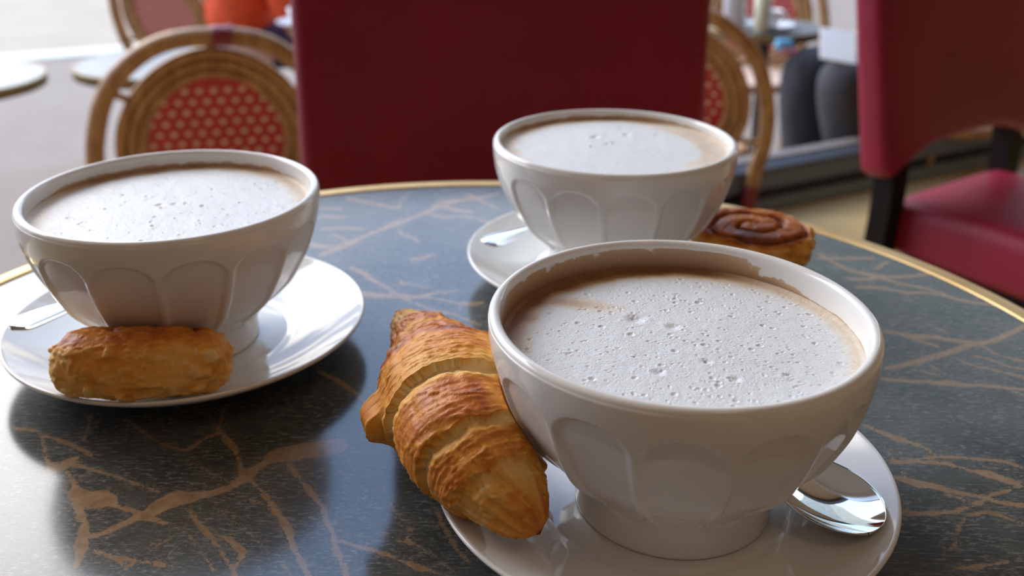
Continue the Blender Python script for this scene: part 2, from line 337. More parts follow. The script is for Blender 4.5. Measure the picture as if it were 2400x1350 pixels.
for k, (a_, n_) in enumerate(((-1.5, -0.9), (0.3, -0.9))):               # frames round the added, unseen fill lamps
    rt = thing('fill_lamp_frame', 'square frame round an added fill lamp, %s of the two over the room' % ('left' if k == 0 else 'right'), 'light', fr(a_, n_, CEIL), SLOPE, 'added fill lamp frames')
    fv = [box(sx*0.29, sy*0.29, -0.012, *( (0.04, 0.62, 0.024) if sy == 0 else (0.62, 0.04, 0.024)), 0.003) for sx, sy in ((1, 0), (-1, 0), (0, 1), (0, -1))]
    obj('frame', M('frame', fv, False), ALU_D, rt)

# ================================================================== THE TABLE
TCX, TCY, TR = -0.0179, 0.4281, 0.3165
table = thing('cafe_table', 'round cafe table with veined dark laminate top and brass edge', 'table', (TCX, TCY, 0))
VEINS=[[-604,-434,68,-799,-495,60,-846,-538,29,-895,-601,27,-919,-662,29,-958,-721,21,-1024,-761,24,-1107,-793,40,-1163,-807,53,-1214,-880,37,-1261,-916,25,-1313,-975,17,-1355,-1015,15,-1385,-1032,17],
[-923,-649,17,-968,-554,9,-1015,-455,15,-1068,-382,19,-1124,-306,10,-1138,-227,5,-1143,-145,4],
[-1115,-337,12,-1169,-383,7,-1204,-458,12,-1262,-459,4,-1387,-387,4,-1487,-296,6,-1562,-234,3],
[-903,-662,12,-837,-739,11,-791,-801,12,-743,-874,15,-700,-932,13,-661,-1011,15,-630,-1087,10,-586,-1160,10,-553,-1221,8,-518,-1289,5],
[-759,-565,13,-699,-659,11,-643,-736,13,-578,-835,11,-540,-918,10,-503,-998,10,-472,-1096,10,-429,-1179,7,-414,-1229,7,-389,-1297,5],
[-497,-1031,8,-420,-1063,7,-344,-1094,10,-269,-1125,8,-208,-1166,11,-136,-1195,11,-65,-1225,6],
[-2011,-313,11,-1915,-334,10,-1836,-379,8,-1741,-422,10,-1643,-479,12,-1592,-522,4],
[-1876,-364,5,-1823,-453,7,-1766,-552,12,-1702,-607,30,-1672,-565,28,-1649,-522,11],
[-1642,-578,10,-1545,-618,9,-1450,-657,7,-1337,-708,6,-1241,-758,5],
[-1650,-633,7,-1585,-711,10,-1538,-787,37,-1452,-811,59,-1402,-822,37,-1357,-858,11],
[-1517,-836,27,-1463,-931,16,-1427,-999,19,-1402,-1076,25,-1385,-1150,14,-1374,-1202,6],
[-1357,-858,10,-1289,-881,11,-1231,-916,17,-1146,-950,8,-1058,-994,5,-1015,-1038,4,-946,-1123,2,-874,-1225,2],
[-1087,-854,4,-1035,-925,7,-978,-993,8,-933,-1048,6,-886,-1112,6,-830,-1184,6,-803,-1234,5],
[-1347,-1108,10,-1296,-1128,10,-1246,-1148,7,-1173,-1158,5,-1096,-1177,6,-1020,-1197,4],
[-1679,-392,12,-1693,-315,7,-1730,-205,4],
[-953,-876,4,-881,-946,3,-805,-1013,4,-736,-1089,3,-662,-1161,3,-598,-1231,3],
[-906,-1014,5,-848,-1069,12,-805,-1122,12,-817,-1184,8],
[-351,-719,3,-297,-843,4,-251,-914,6,-214,-982,6,-222,-1038,9,-161,-1081,4,-92,-1143,3,-31,-1214,3],
[-128,-865,9,-82,-981,9,-40,-1068,9,14,-1163,6],
[-775,201,14,-686,127,18,-597,37,14,-526,-67,8],
[-1186,-543,2,-1092,-611,3,-975,-689,3],
[-867,-802,4,-790,-838,5,-710,-920,3],
[-1094,-1039,2,-1150,-1105,2,-1195,-1209,2],
[-1257,-1138,2,-1195,-1209,2],
[-1746,-580,4,-1682,-579,6,-1621,-550,5],
[-314,-995,4,-251,-1039,8,-216,-1033,11],
[-1049,1679,30,-978,1777,33,-913,1878,45,-858,1961,22,-781,2068,22,-702,2178,33,-647,2246,43,-570,2338,24,-498,2433,24,-425,2531,36,-352,2655,58,-230,2734,37,-105,2789,28,21,2871,18],
[-913,1878,15,-983,1979,15,-1044,2019,13],
[-1054,2738,24,-970,2689,25,-862,2642,21,-754,2583,29,-675,2548,21,-678,2647,8,-659,2774,9,-636,2879,9],
[-629,2158,9,-593,2051,16,-525,1990,16,-464,1909,10],
[-346,2581,30,-259,2511,33,-175,2489,27],
[-193,2839,25,-103,2738,23,-41,2639,16,28,2567,17],
[-458,2434,16,-331,2368,18,-211,2394,16,-87,2328,16,-29,2284,15],
[-721,1113,36,-644,1091,38,-563,1085,34,-497,1086,34,-415,1072,25,-351,1089,27,-274,1138,12,-175,1156,13],
[-834,1481,19,-743,1395,23,-689,1310,22,-609,1229,15,-544,1149,14,-497,1086,14],
[-497,1086,11,-422,1010,11,-351,951,11,-281,893,15,-189,865,13,-122,809,11,-23,726,9],
[-349,1073,12,-267,1044,11,-178,1000,12,-79,987,27,-27,1003,21],
[-150,970,4,-139,896,4],
[-514,1297,7,-488,1248,19,-418,1233,9,-312,1186,8,-240,1123,6],
[-472,1617,25,-423,1637,26,-356,1705,15],
[-1210,2534,23,-1083,2513,23],
[-1179,2369,22,-1030,2350,22],
[-1133,2123,18,-981,2149,22,-860,2130,17],
[-1156,1852,30,-1074,1814,33,-983,1806,27],
[2090,1761,16,2136,1633,14,2187,1531,18,2250,1472,29,2317,1433,29,2377,1376,20,2436,1319,18,2501,1283,18,2566,1247,18,2622,1193,18,2670,1122,19,2762,1070,23,2860,1037,15],
[2157,1381,20,2258,1373,22,2351,1414,21,2431,1416,19,2539,1428,18,2676,1471,14],
[2165,1257,20,2259,1259,23,2347,1242,20,2428,1189,18,2544,1191,16,2639,1139,16],
[2072,1695,17,2239,1699,17,2407,1703,17],
[2367,1535,11,2469,1641,13],
[2136,695,23,2203,666,30,2262,637,35,2333,638,31,2397,624,30,2455,595,26,2519,582,25,2582,568,25],
[2003,291,16,2079,319,20,2155,348,24,2238,390,25,2322,434,25,2407,478,24,2500,537,23,2582,568,24,2665,599,23,2763,661,21,2912,773,17],
[2251,606,13,2304,563,16,2341,534,19],
[2582,568,9,2606,467,8,2662,412,11,2721,372,11],
[2384,421,7,2423,352,8,2472,313,10,2553,274,12,2645,211,13],
[2492,437,9,2569,383,9,2611,329,11,2685,297,12],
[1948,185,16,2027,174,19,2087,162,17,2151,164,17,2211,152,26,2275,153,29,2331,135,19,2425,131,17,2512,114,17,2590,96,13],
[2130,280,6,2186,255,7,2256,217,6],
[2222,349,5,2257,269,5,2274,230,4],
[2509,107,8,2543,71,11,2567,47,11],
[2401,779,7,2457,686,7],
[1718,-216,9,1756,-256,12,1801,-306,16,1846,-339,19,1896,-371,14,1926,-403,11,1947,-445,9,1962,-468,10,2039,-470,9,2095,-480,10,2169,-489,10,2224,-498,9,2258,-528,9,2284,-548,9],
[1755,-511,14,1816,-505,13,1884,-483,7,1948,-471,7],
[1816,-505,8,1898,-508,11,1978,-517,13,2015,-542,11,2058,-567,10,2108,-586,27,2154,-614,27,2187,-643,20,2217,-652,11],
[1745,-363,3,1757,-416,4,1763,-469,4,1762,-505,6],
[1729,-616,11,1767,-640,21,1804,-663,29,1857,-677,25,1895,-695,15,1943,-718,12,1988,-731,12,2033,-744,14,2059,-762,17,2105,-784,14,2166,-796,18],
[1673,-852,14,1723,-851,14,1789,-850,17,1859,-841,14,1911,-822,10,1965,-799,8,2012,-767,10,2074,-730,7,2143,-701,7,2211,-667,8],
[1763,-571,4,1772,-610,5],
[1892,-732,8,1929,-750,8,1959,-786,10,1993,-785,18],
[1898,-840,8,1940,-857,7,1992,-839,7,2030,-851,8,2072,-881,10,2114,-906,6],
[1906,-866,3,1892,-892,3,1862,-926,3,1834,-968,2,1817,-1009,2,1765,-1073,2],
[1695,-808,2,1693,-843,3],
[1748,-1165,6,1807,-1157,10,1880,-1141,8,1949,-1125,7]]
n = 420; dx, dy = disc_map(n); dx = dx*(TR-0.0112); dy = dy*(TR-0.0112)
field = np.full(dx.shape, 0.02)
for ln in VEINS:
    a = np.array(ln, float).reshape(-1, 3)*1e-4
    if len(a) > 2: a = spline(a, (len(a)-1)*3+1)
    for k in range(len(a)-1):
        p, q = a[k], a[k+1]; e = q[:2]-p[:2]; m = (np.abs(dx-(p[0]+q[0])/2) < 0.02+abs(e[0])) & (np.abs(dy-(p[1]+q[1])/2) < 0.02+abs(e[1]))
        if not m.any(): continue
        X, Y = dx[m]-p[0], dy[m]-p[1]; tt = np.clip((X*e[0]+Y*e[1])/(e@e+1e-12), 0, 1)
        d = np.hypot(X-tt*e[0], Y-tt*e[1])-(p[2]+(q[2]-p[2])*tt)*0.92
        field[m] = np.minimum(field[m], d)
me = mesh('tabletop', np.stack([dx, dy, np.full(dx.shape, TZ)], 1), grid_faces(n, n), False); attr(me, 'vein', np.clip(field*100, -1.0, 2.0))
obj('tabletop', me, LAM, table)
ring = [(TR-0.0117, TZ-0.004), (TR-0.0117, TZ+0.0004), (TR-0.0108, TZ+0.0010), (TR-0.0020, TZ+0.0010), (TR-0.0005, TZ+0.0003), (TR, TZ-0.003), (TR, TZ-0.020), (TR-0.001, TZ-0.0235), (TR-0.004, TZ-0.025), (TR-0.012, TZ-0.025)]
v, f = lathe(ring, 256); obj('brass_edge', mesh('brass_edge', v, f), BRASS, table)
v, f = lathe([(0.001, TZ-0.026), (TR-0.006, TZ-0.026), (TR-0.006, TZ-0.006), (0.001, TZ-0.006)], 96); obj('underside_board', mesh('underside_board', v, f, False), NEAR_BLACK, table)
v, f = lathe([(0.0, TZ-0.026), (0.11, TZ-0.026), (0.11, TZ-0.034), (0.035, TZ-0.05), (0.028, TZ-0.10), (0.028, 0.10), (0.04, 0.06), (0.06, 0.045), (0.0, 0.04)], 40); obj('column', mesh('column', v, f), IRON, table)
for k in range(4):
    a = PI/4+k*PI/2; pth = spline([(0.02*math.cos(a), 0.02*math.sin(a), 0.06), (0.12*math.cos(a), 0.12*math.sin(a), 0.045), (0.22*math.cos(a), 0.22*math.sin(a), 0.016)], 12)
    v, f = tube(pth, np.linspace(0.024, 0.015, 12), 10); obj('foot', mesh('foot', v, f), IRON, table)

# ================================================================== CROCKERY
SZ = 0.0079                                       # saucer well height
def saucer_z(r): return np.interp(r, [0, 0.050, 0.054, 0.064, 0.076, 0.0825, 0.0855, 0.2], [SZ, SZ, SZ+0.0006, SZ+0.0022, SZ+0.0068, SZ+0.0102, SZ+0.0117, -1])
SPROF = [(0.0, SZ), (0.030, SZ), (0.0455, SZ), (0.0465, SZ-0.0004), (0.0475, SZ-0.0004), (0.0485, SZ), (0.052, SZ+0.0003), (0.058, SZ+0.0012), (0.066, SZ+0.0028), (0.0745, SZ+0.0062), (0.080, SZ+0.0089), (0.0835, SZ+0.0107), (0.0850, SZ+0.0116), (0.0858, SZ+0.01195), (0.0864, SZ+0.0118), (0.0867, SZ+0.0112), (0.0865, SZ+0.0104), (0.0850, SZ+0.0090), (0.078, SZ+0.0045), (0.066, SZ-0.0012), (0.055, SZ-0.0042), (0.050, SZ-0.0058), (0.0485, 0.0004), (0.047, 0.0), (0.0455, 0.0004), (0.044, 0.0025), (0.0, 0.0025)]
sv, sf = lathe(SPROF, 192); SAUCER_ME = mesh('saucer', sv, sf); SAUCER_ME.materials.append(SAUCER)
def saucer(x, y, label):
    o = obj('saucer', SAUCER_ME); o.location = (x, y, TZ); tag(o, label, 'saucer', 'white porcelain saucers'); return o
BZ = [0.010, 0.016, 0.020, 0.024, 0.028, 0.033, 0.039, 0.046, 0.054, 0.062, 0.070, 0.078, 0.0856]
BR = [0.0366, 0.0367, 0.0374, 0.0402, 0.0443, 0.0500, 0.0555, 0.0597, 0.0638, 0.0667, 0.0688, 0.0699, 0.0700]
_bs = spline(np.stack([BR, BZ], 1), 200); _bs = _bs[np.argsort(_bs[:, 1])]
def bowl_r(z): return np.interp(z, _bs[:, 1], _bs[:, 0])
BH = 0.0856; WALL = 0.0046
def inner_r(z): return np.where(z > 0.03, bowl_r(np.minimum(z, BH))-WALL, bowl_r(0.03)-WALL)
NFL = 14; FW = PI/NFL*0.92
def make_bowl(name, label, x, y, phase, level, width, strength, seed):
    zs = np.concatenate([[SZ, SZ+0.0006], np.linspace(SZ+0.0015, 0.0165, 10), np.linspace(0.0175, 0.030, 26), np.linspace(0.0305, 0.056, 44), np.linspace(0.0564, 0.0785, 66), np.linspace(0.0790, BH-0.0023, 6)])
    ro = np.where(zs < SZ+0.0012, 0.0366-(SZ+0.0012-zs)*0.6, bowl_r(zs)); ro = np.where(zs < 0.012, 0.0369-0.0003*(zs-SZ)/0.004, ro); ro[0] -= 0.0007
    nt_ = 420; ph = np.linspace(0, 2*PI, nt_, endpoint=False); V = []; ST = []
    rel = (ph-phase+PI/NFL) % (2*PI/NFL)-PI/NFL
    x_mm = rel/FW                                     # -1..1 across one flute
    P_, Z_ = np.meshgrid(x_mm, zs, indexing='ij'); R_ = np.broadcast_to(ro, P_.shape).copy()
    hw = 0.0132                                       # half width of the arch in metres
    arch = 0.0628+hw*np.sqrt(np.clip(1-np.clip(np.abs(P_), 0, 1)**2.3, 0, 1))*0.92
    sd_top = arch-Z_; sd_side = (1-np.abs(P_))*R_*FW
    bot = 0.0185+0.0045*np.clip(np.abs(P_), 0, 1)**2
    mk = smooth01(np.minimum(sd_top, sd_side), -0.0001, 0.0015)*smooth01(Z_, bot, bot+0.006)
    dep = 0.00135+0.0012*(1-np.clip(np.abs(P_), 0, 1)**2)*smooth01(arch-Z_, 0, 0.02)
    R_ = R_-mk*dep
    rows = [np.stack([R_[:, k]*np.cos(ph), R_[:, k]*np.sin(ph), Z_[:, k]], 1) for k in range(len(zs))]
    st = [np.zeros(nt_) for _ in zs]
    # rolled lip
    rl = 0.0700; ri = float(inner_r(np.array(BH)))
    for a in np.linspace(0, PI, 12):
        rr = (rl+ri)/2+(rl-ri)/2*math.cos(a); z = BH-0.0023+0.0023*math.sin(a)
        rows.append(np.stack([rr*np.cos(ph), rr*np.sin(ph), np.full(nt_, z)], 1)); st.append(np.zeros(nt_))
    zi = np.concatenate([np.linspace(BH-0.0030, level-0.004, 40), np.linspace(level-0.006, 0.030, 8)])
    w = width(ph)
    for z in zi:
        rr = float(inner_r(np.array(z))); rows.append(np.stack([rr*np.cos(ph), rr*np.sin(ph), np.full(nt_, z)], 1))
        st.append(np.clip(1.0-(z-level)/np.maximum(w, 1e-5)*0.55, 0, 1)*(w > 0.0006)*strength if z > level-0.02 else np.zeros(nt_))
    for rr, z in ((0.040, 0.024), (0.030, 0.0165), (0.012, 0.0145), (0.0005, 0.0143)):
        rows.append(np.stack([rr*np.cos(ph), rr*np.sin(ph), np.full(nt_, z)], 1)); st.append(np.zeros(nt_))
    rows.insert(0, np.stack([0.033*np.cos(ph), 0.033*np.sin(ph), np.full(nt_, SZ+0.0002)], 1)); st.insert(0, np.zeros(nt_))
    rows.insert(0, np.stack([0.0315*np.cos(ph), 0.0315*np.sin(ph), np.full(nt_, SZ+0.003)], 1)); st.insert(0, np.zeros(nt_))
    rows.insert(0, np.stack([0.0005*np.cos(ph), 0.0005*np.sin(ph), np.full(nt_, SZ+0.0035)], 1)); st.insert(0, np.zeros(nt_))
    A = np.stack(rows, 1); nr = A.shape[1]; A[..., 2] -= SZ
    me = mesh(name, A.reshape(-1, 3), grid_faces(nt_, nr, wrap_u=True)); attr(me, 'stain', np.stack(st, 1).ravel())
    o = obj(name, me, PORC); o.location = (x, y, TZ+SZ+0.0002); tag(o, label, 'bowl', 'white fluted bowls of milky coffee'); return o
def make_foam(label, x, y, level, crema, seed, nb, big, dome=0.0008):
    g = np.random.default_rng(seed); n = 330; ux, uy = disc_map(n); R = float(inner_r(np.array(level)))+0.0006
    px_, py_ = ux*R, uy*R; r = np.hypot(ux, uy); z = dome*(1-r**2)+0.0009*smooth01(r, 0.955, 1.0)
    z = z+0.00045*(fbm(np.stack([px_*90, py_*90, np.full_like(px_, seed)], 1), 4)-0.5)+0.00022*(fbm(np.stack([px_*420, py_*420, np.full_like(px_, seed+3.0)], 1), 3)-0.5)
    cr = crema(ux, uy, r)
    holes = [(g.uniform(-0.92, 0.92), g.uniform(-0.92, 0.92), abs(g.normal(0.00028, 0.00030))+0.00022) for _ in range(nb)]+big
    for hx, hy, hr in holes:
        if hx*hx+hy*hy > 0.88: continue
        m = (np.abs(px_-hx*R) < hr*2.4) & (np.abs(py_-hy*R) < hr*2.4)
        if not m.any(): continue
        d = np.hypot(px_[m]-hx*R, py_[m]-hy*R)/hr
        z[m] += hr*(-0.32*np.exp(-(d/0.8)**3)+0.10*np.exp(-((d-1.2)/0.35)**2)) if hr < 0.0016 else hr*(-0.34*np.exp(-(d/0.95)**2)+0.05*np.exp(-((d-1.6)/0.5)**2))
    me = mesh('coffee', np.stack([px_, py_, z], 1), grid_faces(n, n)); attr(me, 'crema', cr)
    o = obj('coffee', me, FOAM); o.location = (x, y, TZ+level); tag(o, label, 'coffee', 'milk foam in the bowls'); return o
AX, AY, BX, BY, CX, CY = -0.1678, 0.4687, 0.0548, 0.5669, 0.0592, 0.3409
sA = saucer(-0.1647, 0.4714, 'white saucer under the leftmost bowl, pastry at its front edge')
sB = saucer(0.0568, 0.5618, 'white saucer farthest back, mostly hidden by its bowl')
sC = saucer(0.0556, 0.3451, 'white saucer at the front right carrying a croissant and a spoon')
def ang(u): return u
def w_c(ph):      # coffee tide mark: broad at the back and left, thin on the right
    d = np.cos(ph-math.radians(124)); return 0.0102*smooth01(d, -0.12, 0.72)+0.0010*smooth01(np.cos(ph-math.radians(30)), 0.2, 0.9)
def w_b(ph): return 0.0026*smooth01(np.cos(ph-math.radians(115)), 0.0, 0.9)+0.0012*smooth01(np.cos(ph-math.radians(20)), 0.3, 0.9)
def w_a(ph): return 0.0026*smooth01(np.cos(ph-math.radians(112)), 0.0, 0.8)
PHC = math.radians(-97.2); LVA, LVB, LVC = BH-0.0085, BH-0.0058, BH-0.0115
make_bowl('bowl', 'white fluted bowl at the front right, nearest the camera', CX, CY, PHC, LVC, w_c, 1.0, 1)
make_bowl('bowl', 'white fluted bowl on the left behind the small oblong pastry', AX, AY, math.radians(-64.6), LVA, w_a, 1.0, 2)
make_bowl('bowl', 'white fluted bowl farthest back in front of the red chair', BX, BY, math.radians(-87), LVB, w_b, 0.9, 3)
def crema_c(x, y, r):
    th = np.arctan2(y, x); k = np.cos(th-math.radians(125)); back = smooth01(k, 0.10, 0.85)
    c = smooth01(r+0.04*(vnoise(np.stack([x*9, y*9, x*0], 1))-0.5), 0.74, 0.97)*(0.25+0.95*back)
    st = np.exp(-(((x+0.60)*0.80+(y-0.44)*-0.25)/0.30)**2-(((x+0.60)*0.25+(y-0.44)*0.95)/0.095)**2)      # streak running in from the left
    rt = smooth01(np.cos(th-math.radians(25)), 0.2, 0.9)*smooth01(r, 0.84, 0.97)*0.24
    return np.clip(np.maximum(c, 0.62*st)+rt*(1-back), 0, 1)
def crema_b(x, y, r):
    th = np.arctan2(y, x); right = smooth01(np.cos(th-math.radians(5)), 0.25, 0.95); back = smooth01(np.cos(th-math.radians(105)), 0.1, 0.9); left = smooth01(np.cos(th-math.radians(175)), 0.2, 0.9)
    nz_ = 0.06*(vnoise(np.stack([x*7, y*7, x*0+5], 1))-0.5)
    return np.clip(np.maximum(np.maximum(0.50*right*smooth01(r+nz_, 0.66, 0.78), 0.75*back*smooth01(r+nz_, 0.78, 0.99)), 0.55*left*smooth01(r+nz_, 0.72, 0.95)), 0, 1)
def crema_a(x, y, r):
    th = np.arctan2(y, x); right = smooth01(np.cos(th-math.radians(35)), 0.45, 0.95); back = smooth01(np.cos(th-math.radians(105)), 0.0, 0.8); left = smooth01(np.cos(th-math.radians(190)), 0.0, 0.9)
    nz_ = 0.08*(vnoise(np.stack([x*7, y*7, x*0+9], 1))-0.5)
    return np.clip(np.maximum(np.maximum(0.52*right*smooth01(r+nz_, 0.76, 0.92), 0.85*back*smooth01(r+nz_, 0.80, 0.99)), 0.42*left*smooth01(r+nz_, 0.76, 0.97)), 0, 1)
R_c = float(inner_r(np.array(LVC)))
make_foam('white milk foam with brown back edge in the nearest bowl', CX, CY, LVC, crema_c, 21, 1500, [(-0.02, 0.12, 0.0022), (-0.22, 0.22, 0.0030), (0.10, -0.28, 0.0016), (0.22, -0.46, 0.0018), (-0.17, -0.40, 0.0019), (0.12, -0.10, 0.0013), (-0.27, 0.02, 0.0014), (0.05, 0.5, 0.0011), (-0.2, 0.46, 0.0013), (-0.05, 0.02, 0.0011), (0.10, -0.46, 0.0012), (-0.12, -0.62, 0.0012), (0.19, -0.15, 0.0010)])
make_foam('white milk foam with tan right rim in the left bowl', AX, AY, LVA, crema_a, 33, 500, [(-0.1, 0.0, 0.0018), (0.0, 0.02, 0.0016), (0.08, 0.04, 0.0014), (0.22, -0.02, 0.0014), (-0.05, -0.25, 0.0012)])
make_foam('white milk foam with wide tan right side in the back bowl', BX, BY, LVB, crema_b, 47, 320, [(-0.15, 0.3, 0.0025), (0.15, 0.4, 0.0022), (-0.05, 0.1, 0.0018), (0.0, 0.12, 0.0015), (-0.2, 0.0, 0.0015)])

# ================================================================== SPOONS
def spoon_mesh():
    Ls = 0.136; t = np.concatenate([0.0205*(1-np.cos(np.linspace(0, PI/2, 34))), np.linspace(0.0212, 0.062, 50), np.linspace(0.063, Ls-0.004, 56), Ls-0.004+0.004*np.sin(np.linspace(0.1, PI/2, 12))]); w = np.linspace(-1, 1, 41); top = []; bot = []; NW = 41
    bw = np.where(t < 0.0205, np.sqrt(np.clip(1-((0.0205-t)/0.0205)**2, 0, 1)), np.clip(np.cos(PI/2*np.clip((t-0.0205)/0.0285, 0, 1)), 0, 1)**1.15)*0.0165
    tf = np.linspace(0, Ls, 400); nk = np.interp(tf, [0, 0.040, 0.050, 0.060, 0.075, 0.100, 0.118, 0.128, Ls], [0.0, 0.0020, 0.0031, 0.0028, 0.0031, 0.0052, 0.0076, 0.0083, 0.0083]); nk = np.convolve(np.pad(nk, 15, mode='edge'), np.ones(31)/31, 'valid')
    nk = np.interp(t, tf, nk)*np.sqrt(np.clip(1-np.clip((t-(Ls-0.0075))/0.0075, 0, 1)**2.4, 0, 1)); hw = np.maximum((bw**3+nk**3)**(1/3), 0.0002)
    dp = 0.0060*np.clip(1-((t-0.0215)/np.where(t < 0.0215, 0.0215, 0.0255))**2, 0, 1)
    zc = np.interp(t, [0, 0.02, 0.040, 0.050, 0.062, 0.085, 0.115, Ls], [0.0078, 0.0074, 0.0072, 0.0080, 0.0098, 0.0122, 0.0128, 0.0126])
    zf = np.interp(tf, t, zc); zf = np.convolve(np.pad(zf, 20, mode='edge'), np.ones(41)/41, 'valid'); zc = np.interp(t, tf, zf)
    V = []
    for i in range(len(t)):
        crown = 0.0011*(1-w**2)*smooth01(t[i], 0.06, 0.10)
        groove = -0.00045*np.exp(-((np.abs(w)-0.78)/0.07)**2)*smooth01(t[i], 0.085, 0.10)*(1-smooth01(t[i], 0.130, 0.133))
        z = zc[i]-dp[i]*(1-w**2)+crown+groove
        top.append(np.stack([np.full(NW, t[i]*1.10), w*hw[i], z], 1)); th_ = 0.0010+0.0007*smooth01(t[i], 0.045, 0.06)
        bot.append(np.stack([np.full(NW, t[i]*1.10), w*hw[i]*1.0, z-th_*(0.35+0.65*(1-w**4))-crown*0.6], 1))
    n1 = len(t); A = np.concatenate([np.stack(top), np.stack(bot)[:, ::-1]], 1); m = 2*NW
    me = mesh('spoon', A.reshape(-1, 3), grid_faces(n1, m, wrap_v=True)); me.materials.append(STEEL); return me
SPOON = spoon_mesh()
def spoon(tip, direction, z, pitch, roll, label, sx=1.0):
    o = obj('spoon', SPOON); d = math.atan2(direction[1], direction[0])
    o.matrix_world = Matrix.Translation((tip[0], tip[1], z)) @ Matrix.Rotation(d, 4, 'Z') @ Matrix.Rotation(-pitch, 4, 'Y') @ Matrix.Rotation(roll, 4, 'X') @ Matrix.Diagonal((1.10*sx, 1.10, 1.10, 1.0))
    tag(o, label, 'spoon', 'steel coffee spoons'); return o
spoon((0.1218, 0.3050), (-0.300, 0.954), TZ+0.0112, 0.0, 0.0, 'steel spoon with its oval bowl showing beside the front right bowl')
def spoon_end(end, direction, zend, drop, roll, label, L_):     # placed by the end of the handle; direction runs from the end towards the tip
    tip = (end[0]+direction[0]*L_, end[1]+direction[1]*L_); return spoon(tip, (-direction[0], -direction[1]), zend-0.0139-drop, math.asin(drop/L_), roll, label, L_/0.1646)
spoon_end((-0.2395, 0.4410), (0.556, 0.831), TZ+0.0260, 0.0010, 0.0, 'steel spoon with flat handle on the left bowl\'s saucer', 0.130)
spoon_end((-0.0190, 0.5590), (0.755, 0.656), TZ+0.0235, -0.0020, 0.0, 'steel spoon with rounded handle on the back bowl\'s saucer', 0.120)

